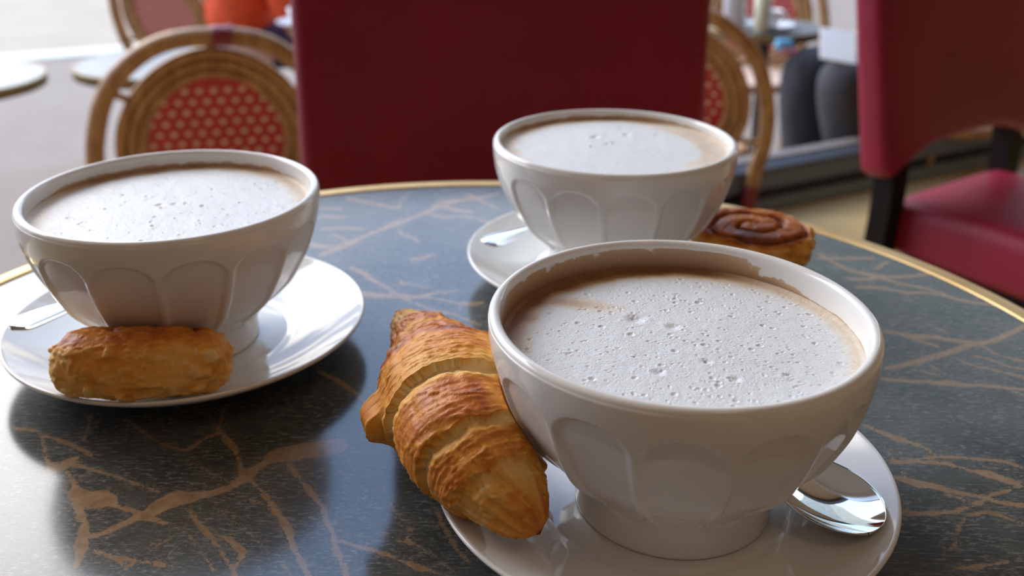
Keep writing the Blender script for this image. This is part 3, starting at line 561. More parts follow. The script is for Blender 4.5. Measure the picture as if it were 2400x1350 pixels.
# ================================================================== CROISSANT
def keep_out(W, bowls, saucers):
    for bx, by in bowls:
        d = np.hypot(W[:, 0]-bx, W[:, 1]-by); zz_ = np.clip(W[:, 2]-TZ, 0.008, BH); rb = bowl_r(zz_)+0.0004; m = d < rb
        W[m, 0] = bx+(W[m, 0]-bx)/d[m]*rb[m]; W[m, 1] = by+(W[m, 1]-by)/d[m]*rb[m]
    zmin = np.full(len(W), TZ+0.0003)
    for sx, sy in saucers:
        r = np.hypot(W[:, 0]-sx, W[:, 1]-sy); zs_ = np.where(r < 0.0862, TZ+saucer_z(np.minimum(r, 0.0855))+0.0004, -9); zmin = np.maximum(zmin, zs_)
    W[:, 2] = np.maximum(W[:, 2], zmin); return W
def croissant():
    nS, nT = 460, 220
    cl = spline([(-0.0560, 0.4490, TZ+0.0300), (-0.0385, 0.4050, TZ+0.0355), (-0.0255, 0.3605, TZ+0.0385), (-0.0180, 0.3338, TZ+0.0385), (-0.0091, 0.3181, TZ+0.0345), (0.0000, 0.3071, TZ+0.0285), (0.0077, 0.3024, TZ+0.0205)], 400)
    L_ = np.concatenate([[0], np.cumsum(np.linalg.norm(np.diff(cl, axis=0), axis=1))]); L_ /= L_[-1]
    s = np.linspace(0, 1, nS); Cc = np.stack([np.interp(s, L_, cl[:, k]) for k in range(3)], 1)
    T = np.gradient(Cc, axis=0); ker = np.ones(41)/41
    T = np.stack([np.convolve(np.pad(T[:, k], 20, mode='edge'), ker, 'valid') for k in range(3)], 1); T /= np.linalg.norm(T, axis=1)[:, None]
    S_ = np.cross(T, np.array([0, 0, 1.0])); S_ /= np.linalg.norm(S_, axis=1)[:, None]; U_ = np.cross(S_, T)
    th = np.linspace(0, 2*PI, nT, endpoint=False); SS, TH = np.meshgrid(s, th, indexing='ij')
    base = np.interp(s, [0, 0.012, 0.04, 0.10, 0.18, 0.28, 0.38, 0.47, 0.56, 0.66, 0.75, 0.83, 0.90, 0.96, 0.99, 1.0], [0.0012, 0.0036, 0.0060, 0.0088, 0.0122, 0.0162, 0.0208, 0.0244, 0.0270, 0.0270, 0.0246, 0.0212, 0.0166, 0.0110, 0.0062, 0.002])
    q3 = np.stack([SS*4, np.cos(TH)*1.1, np.sin(TH)*1.1], -1)
    wob = 0.030*(fbm(q3*1.3+3, 3)-0.5)+0.012*(fbm(q3*5+9, 2)-0.5); sn = -np.sin(TH); E = SS+wob-0.018*sn
    R = np.broadcast_to(base[:, None], SS.shape).copy(); bake = np.zeros_like(R); dark = fbm(q3*2.6+21, 4); mott = fbm(q3*9+5, 4)
    ridge = np.abs(fbm(np.stack([SS*46+2.0*np.sin(TH), np.cos(TH)*1.6+7, np.sin(TH)*1.6], -1), 3)-0.5)      # thin flaky layer edges running round the roll
    ridge = 1-smooth01(ridge, 0.0, 0.055)
    # bands, each (inner edge nearer the middle, outer edge nearer a tip)
    for lo, hi, side in ((0.475, 0.365, -1), (0.365, 0.195, -1), (0.195, -0.2, -1), (0.665, 0.800, 1), (0.800, 0.885, 1), (0.885, 1.2, 1)):
        m = ((E < lo) & (E >= hi)) if side < 0 else ((E > lo) & (E <= hi))
        end = max(hi, 0.0) if side < 0 else min(hi, 1.0)
        pp = np.clip((E-lo)/(end-lo), 0, 1); amp = 0.0030 if abs(end-lo) > 0.09 else 0.0024
        if hi < 0 or hi > 1: prof = -0.55*amp*(1-smooth01(pp, 0, 0.30))
        else: prof = -amp*(1-smooth01(pp, 0.0, 0.34))+0.30*amp*smooth01(pp, 0.5, 0.8)
        R = np.where(m, R+prof, R)
        b = 0.02+0.20*smooth01(pp, 0.0, 0.12)+0.50*smooth01(pp, 0.16, 0.40)-0.10*smooth01(pp, 0.85, 1.0)
        if hi > 1 or hi < 0: b = 0.30+0.30*smooth01(pp, 0.25, 0.9)
        bake = np.where(m, b, bake)
    fl = (E >= 0.475) & (E <= 0.665); pp = (E-0.475)/0.19
    R = np.where(fl, R+0.0030*smooth01(pp, 0.0, 0.06)*(1-0.45*pp)-0.0003, R)
    bake = np.where(fl, 0.88-0.34*smooth01(pp, 0.10, 0.28)-0.14*smooth01(pp, 0.75, 1.0), bake)
    # tip of the rolled triangle sticking out on the left flank
    dth = np.angle(np.exp(1j*(TH-math.radians(99)))); f1 = smooth01(E, 0.535, 0.552)*(1-smooth01(E, 0.640, 0.652))
    R = R+0.0072*np.exp(-(np.maximum(np.abs(dth)-0.05, 0)/0.20)**2)*f1; bake = bake+0.08*np.exp(-(dth/0.5)**2)*f1
    # fine flaky lines round the roll, folds and blisters
    ln = fbm(np.stack([SS*170+3*np.sin(TH), np.cos(TH)*2.2+40, np.sin(TH)*2.2], -1), 3)-0.5
    fold = np.where(E > 0.885, np.abs(np.sin(TH*7+9*fbm(q3*2+31, 2))), 0)*smooth01(E, 0.885, 0.93)
    R = R+0.0007*ln+0.00050*ridge*(0.4+0.6*(mott > 0.45))+0.0022*(fbm(q3*5+2, 4)-0.5)+0.0007*(mott-0.5)-0.0011*fold
    up = np.cos(TH); bake = bake*(0.72+0.28*smooth01(up, -0.55, 0.5))+0.50*(dark-0.5)+0.25*(mott-0.5)+0.22*ln-0.16*ridge*(mott > 0.42)+0.06*fold
    A_ = R*1.0; B_ = R*0.90
    W = Cc[:, None, :]+(A_*np.sin(TH))[..., None]*S_[:, None, :]+(B_*np.cos(TH))[..., None]*U_[:, None, :]
    W = W.reshape(-1, 3); W = keep_out(W, [(CX, CY)], [(0.0556, 0.3451)])
    v = np.concatenate([W, Cc[:1]-T[:1]*0.0012, Cc[-1:]+T[-1:]*0.001]); f = grid_faces(nS, nT, wrap_v=True).tolist()
    a, b = len(W), len(W)+1
    for j in range(nT):
        f.append([a, (j+1) % nT, j]); f.append([b, (nS-1)*nT+j, (nS-1)*nT+(j+1) % nT])
    o_ = v.mean(0); o_[2] = v[:, 2].min(); bake = bake-0.07; me = mesh('croissant', v-o_, f); attr(me, 'bake', np.concatenate([np.clip(bake, 0, 1).ravel(), [0.6, 0.6]]))
    o = obj('croissant', me, PASTRY); o.location = o_; tag(o, 'golden brown croissant leaning on the front saucer and bowl', 'croissant'); return o
croissant()

# ================================================================== SMALL ROLLED PASTRIES
def roll_pastry(label, loc, yaw, tilt_x, tilt_y, ax, ay, h, seed, bowls, saucers, turns=2.4, glaze=0.0):
    nR, nT = 150, 300; th = np.linspace(0, 2*PI, nT, endpoint=False)
    sft = np.random.default_rng(seed).uniform(0, 40)
    # section runs from the top middle over the side to the bottom middle
    u = np.linspace(0, 1, nR); TH, U = np.meshgrid(th, u, indexing='ij')
    rho = np.where(U < 0.45, U/0.45*0.70, np.where(U < 0.78, 0.70, 0.70*(1-(U-0.78)/0.22)))
    phi = np.clip((U-0.45)/0.33, 0, 1)*PI                 # round the side
    side = np.where((U >= 0.45) & (U <= 0.78), np.abs(np.sin(phi))**0.85*0.30, 0.0); rr = rho+side
    zz_ = np.where(U < 0.45, 1.0, np.where(U < 0.78, np.sign(np.cos(phi))*np.abs(np.cos(phi))**0.75, -1.0))
    sq = (np.abs(np.cos(TH))**2.6+np.abs(np.sin(TH))**2.15)**(-1/2.15)
    X = rr*ax*np.cos(TH)*sq; Y = rr*ay*np.sin(TH)*sq
    wv = np.stack([rr*np.cos(TH)*2.2+sft, rr*np.sin(TH)*2.2, rr*0], -1)
    g = (rr*turns-TH/(2*PI)+0.55*(fbm(wv, 3)-0.5)) % 1.0; gro = np.exp(-((np.minimum(g, 1-g))/0.13)**2); topm = smooth01(zz_, 0.55, 0.98)
    Z = zz_*h*(1+0.16*(1-rr**2)*np.where(zz_ > 0, 1, 0))
    Z = Z-gro*topm*h*0.34*smooth01(rr, 0.05, 0.2)
    P3 = np.stack([X*60+sft, Y*60, Z*60], -1); nb_ = fbm(P3, 4)-0.5; fl = fbm(np.stack([X*70+sft, Y*70, Z*330], -1), 3)-0.5; bl = vnoise(np.stack([X*230+sft, Y*230, Z*330], -1))
    fk = 1-smooth01(np.abs(fbm(np.stack([X*110+sft, Y*110+3, Z*260], -1), 3)-0.5), 0.0, 0.06)
    bump_ = 0.0050*nb_+0.0016*fl*(1-topm)+0.0016*smooth01(bl, 0.55, 0.8)*(1-topm)+0.0008*fk
    nx, ny = np.cos(TH)*np.abs(np.sin(phi))*np.where((U >= 0.45) & (U <= 0.78), 1, 0), np.sin(TH)*np.abs(np.sin(phi))*np.where((U >= 0.45) & (U <= 0.78), 1, 0)
    X = X+nx*bump_; Y = Y+ny*bump_; Z = Z+bump_*zz_*0.6
    bake = 0.28+0.32*topm+glaze*topm+0.9*nb_-0.22*fl-0.22*smooth01(bl, 0.6, 0.85)*(1-topm)-0.22*fk*(1-0.6*topm)+0.30*gro*topm-0.12*smooth01(-zz_, -0.2, 0.5)
    V = np.stack([X, Y, Z], -1).reshape(-1, 3)
    m = Matrix.Translation(loc) @ Matrix.Rotation(yaw, 4, 'Z') @ Matrix.Rotation(tilt_x, 4, 'X') @ Matrix.Rotation(tilt_y, 4, 'Y'); m = np.array(m)
    W = V @ m[:3, :3].T+m[:3, 3]; W = keep_out(W, bowls, saucers)
    f = grid_faces(nT, nR, wrap_u=True, flip=True)
    o_ = W.mean(0); o_[2] = W[:, 2].min(); me = mesh('rolled_pastry', W-o_, f); attr(me, 'bake', np.clip(bake, 0, 1))
    o = obj('rolled_pastry', me, PASTRY); o.location = o_; tag(o, label, 'pastry', 'small rolled pastries'); return o
roll_pastry('small oblong golden pastry on the left saucer\'s front edge', (-0.1648, 0.4050, TZ+0.0285), math.radians(4), math.radians(-17), math.radians(1), 0.0378, 0.0205, 0.0128, 4, [(AX, AY)], [(-0.1647, 0.4714)], 1.6)
roll_pastry('glazed dark brown spiral pastry behind the front bowl near the brass edge', (0.1385, 0.5670, TZ+0.0240), math.radians(-24), math.radians(9), math.radians(-3), 0.0350, 0.0245, 0.0100, 9, [(BX, BY)], [(0.0568, 0.5618)], 2.3, 0.20)


# ================================================================== RED LEATHER CHAIRS
def leather_panel(w0, w1, h, th_, bow, cr, arch=0.0):
    """padded slab standing on z=0: width w0 at the foot, w1 at the head, rounded edges, slightly bowed"""
    nx, nz = 26, 30; V = []
    bm = bmesh.new(); bmesh.ops.create_cube(bm, size=1.0)
    for v in bm.verts:
        w = w0 if v.co.z < 0 else w1; v.co = Vector((v.co.x*w, v.co.y*th_, (v.co.z+0.5)*h))
    bmesh.ops.bevel(bm, geom=bm.edges[:], offset=cr, segments=5, affect='EDGES', profile=0.5)
    bmesh.ops.triangulate(bm, faces=[f for f in bm.faces if len(f.verts) > 4])
    for k in range(3):
        bmesh.ops.subdivide_edges(bm, edges=[e for e in bm.edges if e.calc_length() > 0.06], cuts=1, use_grid_fill=True)
    for v in bm.verts:
        x = v.co.x/(w1/2); v.co.z += arch*(1-min(1, abs(x)/0.78)**4)*max(0, 1-v.co.z/0.20); v.co.y += bow*(1-x*x)+0.004*(1-min(1, abs(x))**4)*(1 if v.co.y > 0 else -1)
    bm.verts.index_update(); v = np.array([list(q.co) for q in bm.verts]); f = [[q.index for q in fc.verts] for fc in bm.faces]; bm.free(); return v, f
def leather_chair(label):
    t = thing('leather_chair', label, 'chair', group='red leather chairs')
    rec = math.radians(7)
    # backrest: local -Y is the way the chair faces
    v, f = leather_panel(0.440, 0.468, 0.365, 0.055, 0.006, 0.018, 0.038)
    m = np.array(Matrix.Translation((0, 0.195, 0.515)) @ Matrix.Rotation(-rec, 4, 'X')); v = v @ m[:3, :3].T+m[:3, 3]
    obj('backrest', mesh('backrest', v, f), LEATHER, t)
    sm = leather_panel(0.30, 0.335, 0.40, 0.085, 0.0, 0.024); v = sm[0].copy(); v = np.stack([v[:, 0], -(v[:, 2]-0.215), v[:, 1]+0.42], 1)
    v[:, 2] += 0.012*np.clip(1-(v[:, 0]/0.23)**2, 0, 1)*np.clip(1-(v[:, 1]/0.22)**2, 0, 1)*(v[:, 2] > 0.42)
    obj('seat', mesh('seat', v, [q[::-1] for q in sm[1]]), LEATHER, t)
    vv = [box(0, 0.0, 0.362, 0.29, 0.36, 0.045, 0.004)]; obj('seat_frame', M('seat_frame', vv, False), BLACKWOOD, t)
    for s in (-1, 1):
        pts = spline([(s*0.170, 0.300, 0.0), (s*0.168, 0.225, 0.30), (s*0.165, 0.205, 0.44), (s*0.163, 0.205, 0.56), (s*0.163, 0.216, 0.68)], 14)
        V = []; F_ = []
        for p in pts:
            for dx, dy in ((-1, -1), (1, -1), (1, 1), (-1, 1)): V.append((p[0]+dx*0.019, p[1]+dy*0.017, p[2]))
        F_ = grid_faces(14, 4, wrap_v=True).tolist()+[[0, 1, 2, 3][::-1], [52, 53, 54, 55]]
        obj('leg', mesh('leg', V, F_, False), BLACKWOOD, t)
        v, f = box(s*0.140, -0.165, 0.19, 0.036, 0.036, 0.38, 0.003); obj('leg', mesh('leg', v, f, False), BLACKWOOD, t)
    return t
lc = leather_chair('red leather chair pushed against the far side of the table'); lc.location = (-0.004, 0.900, 0); lc.rotation_euler = (0, 0, math.radians(4))
th_ = math.radians(36); bk = Vector((0.700, 1.588, 0)); off = Vector((-0.205*math.sin(th_), 0.205*math.cos(th_), 0))
dup(lc, bk-off, th_, 'red leather chair on the right, seat empty, beside the window rail')

# ================================================================== RATTAN CHAIRS
def ring_pts(cx, cz, a, b, n=56, egg=0.10):
    t = np.linspace(0, 2*PI, n, endpoint=False); return np.stack([cx+a*np.cos(t)*(1-egg*np.sin(t)), np.zeros(n), cz+b*np.sin(t)], 1)
def recline(p):
    p = np.array(p, float); h = p[:, 2]; p[:, 1] += np.where(h > 0.45, -0.20-0.135*(h-0.45)/0.45, -0.20-0.10*(0.45-h)/0.45); return p
def rattan_chair(label, weave, knots, kn=True):
    t = thing('rattan_chair', label, 'chair', group='rattan bistro chairs')
    half = [(0.200, 0.0), (0.212, 0.22), (0.236, 0.42), (0.262, 0.55), (0.258, 0.67), (0.215, 0.80), (0.120, 0.888), (0.0, 0.910)]
    pts = [(x, 0, h) for x, h in half]+[(-x, 0, h) for x, h in half[-2::-1]]
    v, f = tube(recline(spline(pts, 80)), 0.0215, 10); obj('back_hoop', mesh('back_hoop', v, f), CANE, t)
    for a, b, r in ((0.206, 0.209, 0.0130), (0.182, 0.185, 0.0130), (0.159, 0.162, 0.0120)):
        obj('frame_ring', M('frame_ring', tube(recline(ring_pts(0, 0.664, a, b)), r, 10, closed=True)), CANE, t)
    for a, b in ((0.1955, 0.1985), (0.1725, 0.1755)):
        obj('red_cord', M('red_cord', tube(recline(ring_pts(0, 0.664, a, b)), 0.0055, 8, closed=True)), BIND, t)
    # woven panel, 6 mm thick, with the raised crossings of the pale strands
    a, b = 0.158, 0.161; tt = np.linspace(0, 2*PI, 56, endpoint=False); V = []; 
    for y, sc in ((-0.003, 1.0), (0.003, 1.0)):
        for rr in (1.0, 0.66, 0.33): V.append(np.stack([a*rr*np.cos(tt)*(1-0.1*np.sin(tt)*rr), np.full(56, y), 0.664+b*rr*np.sin(tt)], 1))
    V = recline(np.concatenate(V)); F_ = []
    for k0, fl in ((0, False), (3, True)):
        for k in (0, 1):
            for j in range(56):
                q = [(k0+k)*56+j, (k0+k)*56+(j+1) % 56, (k0+k+1)*56+(j+1) % 56, (k0+k+1)*56+j]; F_.append(q[::-1] if fl else q)
        cap = list(range((k0+2)*56, (k0+3)*56)); F_.append(cap if not fl else cap[::-1])
    for j in range(56): F_.append([j, 3*56+j, 3*56+(j+1) % 56, (j+1) % 56])
    wp = obj('woven_panel', mesh('woven_panel', V, F_, False), weave, t)
    if kn:
        parts = []; row = 0; z = 0.520
        while z < 0.80:
            for k in range(-7, 8):
                x = k*0.0305+(0.01525 if row % 2 else 0)
                if (x/(a-0.010))**2+((z-0.664)/(b-0.010))**2 > 1: continue
                for sgn in (-1, 1):
                    q = []
                    for rr, hh in ((0.0074, 0.0028), (0.0056, 0.0046), (0.0001, 0.0052)):
                        aa = np.linspace(0, 2*PI, 8, endpoint=False); q.append(np.stack([x+rr*np.cos(aa), np.full(8, sgn*hh), z+rr*0.92*np.sin(aa)], 1))
                    parts.append((recline(np.concatenate(q)), grid_faces(3, 8, wrap_v=True, flip=sgn > 0).tolist()))
            z += 0.0262; row += 1
        k_ = obj('woven_knots', M('woven_knots', parts), knots, wp); k_['kind'] = 'stuff'
    # bindings and spacers between hoop and frame
    sp = [tube(recline([(s*0.145, 0, 0.795), (s*0.215, 0, 0.800)]) if False else recline([(s*0.178, 0, 0.770), (s*0.222, 0, 0.792)]), 0.0085, 8) for s in (-1, 1)]
    sp += [tube(recline([(s*0.190, 0, 0.545), (s*0.258, 0, 0.540)]), 0.0085, 8) for s in (-1, 1)]+[tube(recline([(0, 0, 0.872), (0, 0, 0.905)]), 0.011, 8)]
    for q in sp: obj('spacer', M('spacer', q), CANE, t)
    hp = spline(pts, 240); bd = []
    for k in (30, 116, 210):
        bd.append(tube(recline(hp[k-3:k+4]), 0.0230, 10))
    for q in bd: obj('binding', M('binding', q), BIND, t)
    # seat
    v, f = lathe([(0.0, 0.452), (0.195, 0.452), (0.195, 0.464), (0.15, 0.462), (0.0, 0.458)], 48); obj('woven_seat', mesh('woven_seat', v, f), WEAVE_CREAM, t)
    tt = np.linspace(0, 2*PI, 48, endpoint=False); v, f = tube(np.stack([0.203*np.cos(tt), 0.203*np.sin(tt), np.full(48, 0.455)], 1), 0.016, 10, closed=True); obj('seat_frame', mesh('seat_frame', v, f), CANE, t)
    for s in (-1, 1):
        v, f = tube(spline([(s*0.165, 0.125, 0.45), (s*0.175, 0.150, 0.22), (s*0.190, 0.185, 0.0)], 12), 0.0145, 10); obj('leg', mesh('leg', v, f), CANE, t)
    ft = [tube(spline([(-0.178, 0.155, 0.20), (0.178, 0.155, 0.20)], 6), 0.010, 8)]+[tube([(s*0.178, 0.155, 0.20), (s*0.207, -0.256, 0.20)], 0.010, 8) for s in (-1, 1)]
    for q in ft: obj('stretcher', M('stretcher', q), CANE, t)
    return t
def face(az): return -az                         # local +Y turned clockwise by az
def put_back(az, bx, by): return (bx+0.27*math.sin(az), by+0.27*math.cos(az), PAVE)     # seat centre from the middle of the back
r1 = rattan_chair('rattan chair with red dotted weave behind the left bowl', WEAVE_RED, WEAVE_CREAM)
az = math.radians(-16); r1.location = put_back(az, -0.688, 2.235); r1.rotation_euler = (0, 0, face(az))
az = math.radians(14); dup(r1, put_back(az, 0.400, 2.68), face(az), 'rattan chair with red dotted weave half hidden by the middle red chair')
az = math.radians(200); dup(r1, put_back(az, 0.965, 4.12), face(az), 'rattan chair beyond the small table with white crockery')
r4 = rattan_chair('rattan chair with faded pink weave beside the person in orange', WEAVE_PINK, WEAVE_ROSE)
az = math.radians(24); r4.location = put_back(az, -1.40, 3.98); r4.rotation_euler = (0, 0, face(az))

# ================================================================== SMALL OUTDOOR TABLES
def side_table(label, x, y, r, h):
    t = thing('bistro_table', label, 'table', (x, y, PAVE), 0, 'round street tables'); z = h
    v, f = lathe([(0.0, z), (r-0.008, z), (r-0.008, z-0.012), (0.0, z-0.012)], 72); obj('tabletop', mesh('tabletop', v, f, False), GREYTOP, t)
    v, f = lathe([(r-0.008, z-0.002), (r-0.006, z+0.001), (r-0.001, z+0.0005), (r, z-0.003), (r, z-0.026), (r-0.004, z-0.028), (r-0.012, z-0.028)], 96); obj('brass_edge', mesh('brass_edge', v, f), BRASS_D, t)
    v, f = lathe([(0.0, z-0.012), (0.09, z-0.012), (0.09, z-0.02), (0.022, z-0.04), (0.020, 0.12), (0.035, 0.05), (0.15, 0.022), (0.16, 0.0)], 32); obj('pedestal', mesh('pedestal', v, f), IRON, t)
    return t
BRASS_D = plain('dull_brass', (0.20, 0.135, 0.045), 0.4, 0.5)
side_table('small round grey table cut by the left picture edge', -1.470, 2.58, 0.225, 0.72)
side_table('small round grey table just behind the left rattan chair', -1.010, 2.80, 0.225, 0.72)
side_table('small round table in front of the person in orange', -0.570, 3.58, 0.25, 0.70)
side_table('small round table carrying white crockery outside on the right', 0.845, 3.50, 0.20, 0.72)
TW = PAVE+0.72
CUP = plain('white_cup_glaze', (0.80, 0.80, 0.80), 0.1, var=0.02)
sv2, sf2 = lathe([(0.0, 0.004), (0.045, 0.004), (0.080, 0.016), (0.082, 0.0175), (0.083, 0.016), (0.05, 0.0), (0.0, 0.0)], 48)
o = obj('saucer', mesh('saucer', sv2, sf2), CUP); o.location = (0.850, 3.44, TW+0.0012); tag(o, 'white saucer on the small table outside on the right', 'saucer')
def cup(x, y, z, label, r=0.042, h=0.06):
    t = thing('coffee_cup', label, 'cup', (x, y, z))
    v, f = lathe([(0.0, 0.0), (r*0.62, 0.0), (r*0.66, 0.004), (r*0.92, h*0.5), (r, h), (r-0.0025, h), (r*0.86, h*0.5), (r*0.55, 0.006), (0.0, 0.006)], 40); obj('cup_body', mesh('cup_body', v, f), CUP, t)
    a = np.linspace(-1.25, 1.25, 14); pth = np.stack([r*0.93+0.020*np.cos(a), np.zeros(14), h*0.55+0.019*np.sin(a)], 1); v, f = tube(pth, 0.0035, 8); obj('handle', mesh('handle', v, f), CUP, t); return t
cup(0.845, 3.44, TW+0.0054, 'white coffee cup on the saucer outside on the right')
o = obj('saucer', mesh('saucer', sv2.copy(), sf2), CUP); o.location = (-0.770, 3.53, PAVE+0.70+0.0012); tag(o, 'white saucer on the table before the person in orange', 'saucer')
cup(-0.770, 3.53, PAVE+0.70+0.0054, 'white cup on the table before the person in orange')
t = thing('carafe', 'tall pale grey carafe on the small table outside', 'carafe', (0.725, 3.44, TW+0.0012))
gm = plain('frosted_grey_glass', (0.50, 0.49, 0.52), 0.15, var=0.05); ym = plain('pale_lemon_glass', (0.52, 0.52, 0.36), 0.12, var=0.05)
v, f = lathe([(0.0, 0.0), (0.036, 0.0), (0.038, 0.006), (0.038, 0.17), (0.030, 0.21), (0.024, 0.25), (0.028, 0.28), (0.025, 0.28), (0.021, 0.25), (0.0, 0.22)], 36); obj('carafe_body', mesh('carafe_body', v, f), gm, t)
v, f = lathe([(0.0, -0.0002), (0.047, -0.0002), (0.047, 0.004), (0.037, 0.006), (0.0, 0.006)], 36); obj('coaster', mesh('coaster', v, f), CUP, t)
o = obj('tumbler', M('tumbler', lathe([(0.0, 0.0), (0.024, 0.0), (0.026, 0.003), (0.030, 0.14), (0.028, 0.14), (0.024, 0.006), (0.0, 0.006)], 32)), ym); o.location = (0.800, 3.36, TW+0.0012); tag(o, 'tall pale yellow tumbler beside the grey carafe', 'glass')

# ================================================================== PEOPLE
SKIN = plain('skin', (0.60, 0.36, 0.26), 0.5, var=0.06, nscale=20); ORANGE = plain('orange_knit', (0.72, 0.075, 0.012), 0.8, var=0.18, nscale=30, bump=0.3)
PURPLE = plain('dark_purple_cloth', (0.045, 0.018, 0.050), 0.8); CHAR = plain('charcoal_cloth', (0.040, 0.041, 0.050), 0.85, var=0.3, nscale=9, bump=0.2); NAVY = plain('dark_navy_knit', (0.012, 0.015, 0.026), 0.8, var=0.2)
HAIR = plain('brown_hair', (0.05, 0.026, 0.013), 0.5, var=0.3, nscale=60); SHOE = plain('black_shoe_leather', (0.012, 0.011, 0.011), 0.35); EYEM = plain('dark_eye', (0.015, 0.010, 0.008), 0.15); LIP = plain('lip', (0.42, 0.15, 0.12), 0.45)
def skin(name, verts, edges, radii, mat, parent, lvl=2):
    me = bpy.data.meshes.new(name+'_cage'); me.from_pydata([tuple(v) for v in verts], edges, []); o = bpy.data.objects.new(name+'_cage', me); COL.objects.link(o)
    md = o.modifiers.new('skin', 'SKIN'); md.use_smooth_shade = True; md.branch_smoothing = 0.4
    for k, r in enumerate(radii):
        d = me.skin_vertices[0].data[k]; d.radius = (r, r) if not isinstance(r, tuple) else r; d.use_root = (k == 0)
    o.modifiers.new('sub', 'SUBSURF').levels = lvl
    ev = o.evaluated_get(bpy.context.evaluated_depsgraph_get()); m2 = bpy.data.meshes.new_from_object(ev); m2.name = name; bpy.data.objects.remove(o); bpy.data.meshes.remove(me)
    m2.materials.clear(); m2.polygons.foreach_set('use_smooth', np.ones(len(m2.polygons), bool)); return obj(name, m2, mat, parent)
def person(label, loc, rz, J, top, legs, topm, legm, sleeve):
    """seated figure facing local +Y; J holds joint positions"""
    t = thing('person', label, 'person', loc, rz); P = {k: Vector(v) for k, v in J.items()}
    names = ['pelvis', 'waist', 'chest', 'neck0', 'neck', 'head0', 'head1', 'crown']; V = [P[k] for k in names]; R = [(0.150, 0.115), (0.128, 0.10), (0.150, 0.105), (0.075, 0.07), (0.047, 0.047), (0.066, 0.078), (0.076, 0.096), (0.050, 0.065)]; E = [(k, k+1) for k in range(7)]
    def chain(root, pts, rad):
        prev = root
        for p, r in zip(pts, rad): V.append(Vector(p)); R.append(r); E.append((prev, len(V)-1)); prev = len(V)-1
        return prev
    for s, sd in ((-1, 'l'), (1, 'r')):
        sh, elb, wr, hd = P['sh_'+sd], P['el_'+sd], P['wr_'+sd], P['ha_'+sd]
        w = chain(2, [sh, sh.lerp(elb, 0.5), elb, elb.lerp(wr, 0.4), wr, wr.lerp(hd, 0.6)], [0.058, 0.045, 0.039, 0.037, 0.025, (0.036, 0.016)])
        d = (hd-wr).normalized(); side = d.cross(Vector((0, 0, 1)));
        if side.length < 0.2: side = d.cross(Vector((0, 1, 0)))
        side.normalize(); dn = side.cross(d); dn = dn if dn.z < 0 else -dn; base = wr.lerp(hd, 0.6)
        for k, (o_, l_) in enumerate(((-0.028, 0.062), (-0.010, 0.074), (0.010, 0.070), (0.028, 0.055))):
            b0 = base+side*o_+d*0.030; chain(w, [b0, b0+d*l_*0.5+dn*0.010, b0+d*l_*0.85+dn*0.032], [0.0095, 0.0085, 0.0070])
        b0 = wr.lerp(hd, 0.25)-side*s*0.034; chain(w, [b0, b0+d*0.030-side*s*0.016+dn*0.010, b0+d*0.055-side*s*0.012+dn*0.022], [0.012, 0.0105, 0.009])
        hp, kn, an, to = P['hp_'+sd], P['kn_'+sd], P['an_'+sd], P['to_'+sd]
        chain(0, [hp, hp.lerp(kn, 0.5), kn, kn.lerp(an, 0.35), an, to], [0.088, 0.078, 0.058, 0.054, 0.036, (0.040, 0.026)])
    skin('body', V, E, R, SKIN, t, 2)
    # clothes follow the same joints, a little fuller
    V2 = [P['pelvis']+Vector((0, 0.06, -0.01)), P['waist'], P['chest'], P['neck0']]; R2 = [(0.200, 0.170), (0.168, 0.142), (0.205, 0.150), (0.088, 0.082)]; E2 = [(0, 1), (1, 2), (2, 3)]
    for sd in ('l', 'r'):
        sh, elb, wr = P['sh_'+sd], P['el_'+sd], P['wr_'+sd]; pts = [sh, sh.lerp(elb, 0.5), elb]+([elb.lerp(wr, 0.5), elb.lerp(wr, 0.92)] if sleeve > 0.9 else [elb.lerp(wr, sleeve)]); rad = [0.088, 0.072, 0.064, 0.056, 0.046]; prev = 2
        for p, r in zip(pts, rad): V2.append(p); R2.append(r); E2.append((prev, len(V2)-1)); prev = len(V2)-1
    skin(top, V2, E2, R2, topm, t, 2)
    V3 = [P['pelvis']+Vector((0, 0.02, 0.0)), P['pelvis']+Vector((0, 0.02, 0.10))]; R3 = [(0.125, 0.115), (0.135, 0.110)]; E3 = [(0, 1)]
    for sd in ('l', 'r'):
        hp, kn, an = P['hp_'+sd], P['kn_'+sd], P['an_'+sd]; prev = 0
        for p, r in zip([hp, hp.lerp(kn, 0.5), kn, kn.lerp(an, 0.4), kn.lerp(an, 0.93)], [0.104, 0.100, 0.086, 0.084, 0.074]): V3.append(p); R3.append(r); E3.append((prev, len(V3)-1)); prev = len(V3)-1
    skin(legs, V3, E3, R3, legm, t, 2)
    for sd in ('l', 'r'):
        an, to = P['an_'+sd], P['to_'+sd]; d = to-an; d.z = 0; d.normalize(); z0 = 0.045
        a0 = Vector((an.x, an.y, z0)); skin('shoe', [a0-d*0.055, a0+d*0.03, a0+d*0.12, a0+d*0.185], [(0, 1), (1, 2), (2, 3)], [(0.040, 0.044), (0.042, 0.044), (0.043, 0.036), (0.034, 0.028)], SHOE, t, 2)
    hc = P['head1']; fw = Vector((0, 1, 0)); rt = Vector((1, 0, 0)); hs = P['crown']-P['head0']
    hair = skin('hair', [hc+Vector((0, -0.035, -0.05)), hc+Vector((0, -0.032, 0.02)), hc+Vector((0, -0.010, 0.075)), hc+Vector((0, 0.035, 0.085))], [(0, 1), (1, 2), (2, 3)], [(0.074, 0.062), (0.088, 0.078), (0.082, 0.070), (0.050, 0.030)], HAIR, t, 2)
